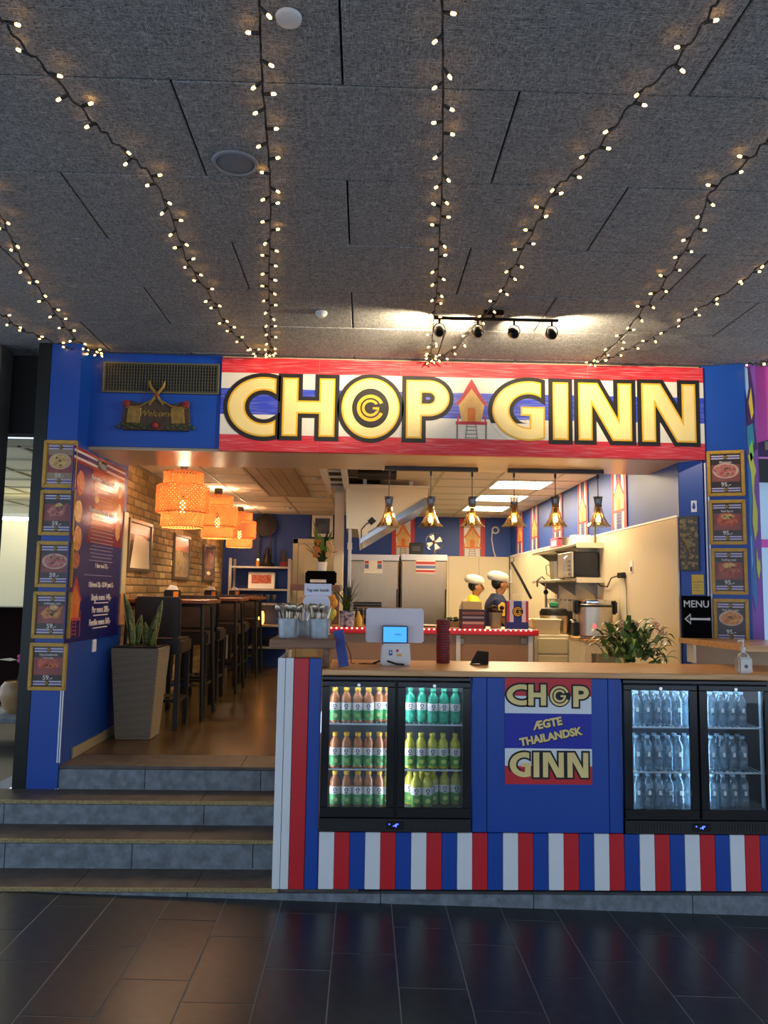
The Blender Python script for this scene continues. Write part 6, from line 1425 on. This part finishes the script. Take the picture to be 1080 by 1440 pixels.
MB().ball((0, 0, zc), .03, 8, 6).obj('hub', STEELD, t)
t = thing('black_clock', 'black square clock box standing on the right steel fridge', 'clock', (P(585, 770, 11.25).x, 11.25, ZF)); MB().box(-.10, .10, -.05, .05, 0, .18).obj('case', BLACK, t, .008); MB().box(-.06, .06, -.053, -.05, .06, .13).obj('face', mat('clock_face', '#3a3c3a', .3), t)
# cable loop on back wall
t = thing('cable_hook', 'white cable loop hanging from a hook on the back wall', 'cable', Vector((P(698, 745, 12.0).x, 12.08, P(698, 745, 12.0).z))); MB().tube([(.05*math.cos(q*PI/6), 0, .05*math.sin(q*PI/6)) for q in range(13)], .014, 6).obj('ring', OFFW, t); MB().tube([(-.05, 0, 0), (-.06, 0, -.15), (-.03, 0, -.33), (0, 0, -.42)], .010, 5).obj('cable', OFFW, t); MB().box(-.02, .02, -.01, .0, -.46, -.42).obj('plug', OFFW, t)
# back corner: wall tap, wok handle, tiles, boxes
t = thing('wall_dispenser', 'white paper towel dispenser on the back cladding right of the cooks', 'dispenser', (P(730, 815, 12.0).x, 12.08, P(730, 822, 12.0).z)); MB().box(-.14, .14, -.16, 0, 0, .26).obj('case', WHITE, t, .03, 3); MB().box(-.10, .10, -.162, -.15, .02, .05).obj('slot', PGREY, t)
o = MB().tube([P(719, 790, 9.2), P(733, 815, 9.2), P(747, 842, 9.2)], .016, 6).obj('long_handle', BLACK); tag(o, 'long dark handle of a wok tool leaning behind the bag', 'handle')
o = MB().box(-.05, .05, -.004, 0, -.1, .1).obj('wall_notice', PALE, None, loc=(2.285, on_right(723, 790).y, on_right(723, 790).z)); o.rotation_euler = (0, 0, -PI/2); tag(o, 'small printed notice on the far right cladding', 'notice'); MB().box(-.04, .04, -.006, -.004, .0, .08).obj('notice_print', MATS['notice_blue'], o)
t = thing('wall_mixer_tap', 'tall steel tap on the right cladding behind the tub', 'tap', (P(768, 880, 8.9).x, 8.9, 1.30)); MB().cyl((0, 0, 0), (0, 0, .55), .014, 8).obj('pipe', STEELD, t); MB().tube([(0, 0, .55), (-.05, 0, .6), (-.1, 0, .55), (-.1, 0, .48)], .012, 6).obj('spout', STEELD, t); MB().ball((0, 0, .42), .03, 8, 6).obj('valve', BLACK, t); MB().box(-.05, .3, -.1, .35, -.03, -.002).obj('basin_top', STEEL, t); MB().box(-.03, .28, -.08, .33, -1.059, -.031).obj('basin_body', STEELD, t)
# flowering plant behind the worktop on the right
fp = thing('flowering_plant', 'big leafy plant with small pink flowers behind the right worktop', 'potted plant', (P(890, 930, 5.55).x, 5.55, .241))
zpl = P(890, 925, 5.55).z-.241
MB().lathe([(0, 0), (.13, 0), (.16, .25), (.17, .28), (.155, .28), (.12, .02)], 18).obj('pot', mat('plant_pot', '#7a6a58', .6), fp); MB().box(-.02, .02, -.02, .02, .1, zpl-.05).obj('trunk', CW, fp)
PLG = [mat('plant_leaf_%d' % i, c, .4) for i, c in enumerate(('#48662e', '#64803f', '#31481f', '#85a05a'))]
for k in range(170):
    az = k*2.4; rr = random.uniform(0, .23); h_ = random.uniform(-.12, .12)+.06*(1-rr/.22)
    c = Vector((rr*math.cos(az)*1.0+.0, rr*math.sin(az)*.5, zpl+h_+.06)); o = blade(fp, c, az+random.uniform(-.6, .6), random.uniform(.11, .21), random.uniform(.5, 1.0), .040, PLG[k % 4], 1.2)
PKF = mat('pale_pink_flower', '#cf9a88', .6)
for k in range(26):
    f = MB(); c = Vector((random.uniform(-.19, .26), random.uniform(-.08, .08), zpl+random.uniform(.17, .26)))
    for q in range(4): f.ball(c+Vector((.012*math.cos(q*1.57), 0, .012*math.sin(q*1.57))), .007, 5, 3)
    f.tube([c, c-Vector((0, 0, .06))], .0018, 4); f.obj('flower', PKF, fp)

# ================================================================== the two cooks
SKIN = mat('skin', '#a9744f', .5, var=.05, scale=8); HAIRM = mat('dark_hair', '#17100d', .5)
def skin_mesh(name, V, E, Rr, m_, parent, sub=2):
    me = bpy.data.meshes.new(name); me.from_pydata(V, E, []); o = bpy.data.objects.new(name, me); COL.objects.link(o)
    sk = o.modifiers.new('skin', 'SKIN'); ss = o.modifiers.new('sub', 'SUBSURF'); ss.levels = ss.render_levels = sub
    for i, r in enumerate(Rr):
        d_ = me.skin_vertices[0].data[i]; d_.radius = r if isinstance(r, tuple) else (r, r); d_.use_root = (i == 0)
    bpy.context.view_layer.update(); dg = bpy.context.evaluated_depsgraph_get()
    m2 = bpy.data.meshes.new_from_object(o.evaluated_get(dg)); bpy.data.objects.remove(o)
    m2.materials.clear(); m2.polygons.foreach_set('use_smooth', [True]*len(m2.polygons))
    return link(name, m2, m_, parent)
def cook(label, loc, rz, s, shirt, sh2=None):
    t = thing('person', label, 'person', loc, rz, None); t.scale = (s, s, s)
    V = [(0, 0, .92), (0, 0, 1.05), (.0, 0, 1.25), (.01, 0, 1.40), (.03, 0, 1.47), (.055, 0, 1.535), (.065, 0, 1.60), (.055, 0, 1.655)]; Rr = [(.13, .16), (.11, .145), (.115, .165), (.07, .10), .048, .070, .088, .070]
    E_ = [(i, i+1) for i in range(7)]
    def chain(root, pts, rs):
        pr = root
        for p, r in zip(pts, rs): V.append(p); Rr.append(r); E_.append((pr, len(V)-1)); pr = len(V)-1
        return pr
    for s_ in (-1, 1):
        w_ = chain(3, [(0, s_*.16, 1.375), (.06, s_*.23, 1.13), (.30, s_*.14, 1.07), (.36, s_*.12, 1.06), (.40, s_*.115, 1.055)], [.062, .045, .030, .036, .034])
        for q, ln in ((-.03, .062), (-.010, .075), (.010, .072), (.028, .058)): chain(w_, [(.42, s_*.115+q, 1.052), (.42+ln*.6, s_*.115+q*1.1, 1.045), (.42+ln, s_*.115+q*1.1, 1.028)], [.010, .0085, .007])
        chain(w_-1, [(.385, s_*.115-s_*.045, 1.05), (.42, s_*.115-s_*.06, 1.04)], [.011, .009])
        chain(0, [(0, s_*.095, .86), (.02, s_*.10, .48), (-.01, s_*.10, .09), (.12, s_*.10, .04)], [.095, .065, .045, .038])
    skin_mesh('body', V, E_, Rr, SKIN, t, 2)
    # clothing
    V2 = [(0, 0, .90), (0, 0, 1.05), (0, 0, 1.26), (.0, 0, 1.425), (.012, 0, 1.475)]; E2 = [(0, 1), (1, 2), (2, 3), (3, 4)]; R2 = [(.17, .18), (.16, .17), (.172, .195), (.125, .14), .074]
    for s_ in (-1, 1):
        V2.append((0, s_*.175, 1.405)); R2.append(.082); E2.append((3, len(V2)-1)); V2.append((.05, s_*.235, 1.19)); R2.append(.072); E2.append((len(V2)-2, len(V2)-1))
    skin_mesh('shirt', V2, E2, R2, shirt, t, 2)
    V3 = [(0, 0, .93)]; E3 = []; R3 = [(.14, .17)]
    for s_ in (-1, 1):
        for p, r in (((0, s_*.095, .84), .108), ((.02, s_*.10, .48), .08), ((-.01, s_*.10, .10), .065)):
            V3.append(p); R3.append(r); E3.append((0 if p[2] > .8 else len(V3)-2, len(V3)-1))
    skin_mesh('trousers', V3, E3, R3, BLACK, t, 1)
    for s_ in (-1, 1): MB().ball((.05, s_*.10, .04), .09, 10, 6, (1.4, .55, .45)).obj('shoe', BLACK, t)
    hr = MB().ball((.020, 0, 1.612), .094, 14, 9, (.92, .95, .9)).obj('hair', HAIRM, t)
    cap_ = MB().lathe([(.094, -.055), (.112, -.040), (.124, -.012), (.118, .022), (.088, .052), (.045, .066), (0, .070)], 22, (.020, 0, 1.690), Matrix.Rotation(rad(9), 3, 'Y'), False, True, 1.10, .95).obj('cap', mat('cap_white', '#d9d3c6', .7, bump=.2, bscale=30), t)
    MB().prism([], 0, 0) if False else None
    br = MB().add([(.075+.140*math.cos(a_)*k_, .088*math.sin(a_)*k_, 1.642-.034*k_*math.cos(a_)) for k_ in (.55, 1) for a_ in [(-1.3+2.6*i/10) for i in range(11)]], [(i, i+1, i+12, i+11) for i in range(10)], True).obj('cap_brim', MATS['cap_white'], cap_); br.modifiers.new('thickness', 'SOLIDIFY').thickness = .006
    nose = MB().ball((.139, 0, 1.570), .017, 8, 6, (1, .8, 1.3)).obj('nose', SKIN, t)
    for s_ in (-1, 1):
        MB().ball((.136, s_*.034, 1.598), .010, 8, 5, (.6, 1, .7)).obj('eye', mat('eye_dark', '#120c0a', .3), t); MB().ball((.050, s_*.092, 1.585), .024, 8, 6, (.7, .35, 1.2)).obj('ear', SKIN, t)
    MB().ball((.139, 0, 1.535), .016, 8, 5, (.5, 1.5, .5)).obj('mouth', mat('lips', '#7c4438', .5), t)
    return t
NVY = mat('tshirt_navy', '#1b2348', .8, var=.1, scale=12); YLW = mat('shirt_yellow', '#d8c01c', .7, var=.06, scale=12); APR = mat('apron_white', '#d8d2c2', .7, bump=.15, bscale=20)
zt_ = P(701, 803, 9.35).z-.241
c1 = cook('cook in navy T-shirt with yellow print and white cap, looking down', (P(697, 830, 9.35).x+.01, 9.35, .241), rad(2), zt_/1.76, NVY)
# yellow print on the back of the T-shirt
MB().prism(blob(.015, 1.29, .058, .085, 12, .15), -.315, -.255).obj('shirt_print', mat('print_yellow', '#c9a23a', .6, var=.25, scale=40), c1)
zt_ = P(668, 808, 10.15).z-.241
c2 = cook('cook in yellow shirt with white apron and white cap beside the navy one', (P(664, 830, 10.15).x+.01, 10.15, .241), rad(-10), zt_/1.76, YLW)
MB().lathe([(.165, 1.08), (.185, 1.22), (.172, 1.34), (.12, 1.42), (.085, 1.45)], 22, (-.03, 0, 0), None, False, True, .86, 1.12).obj('apron_cape', APR, c2)
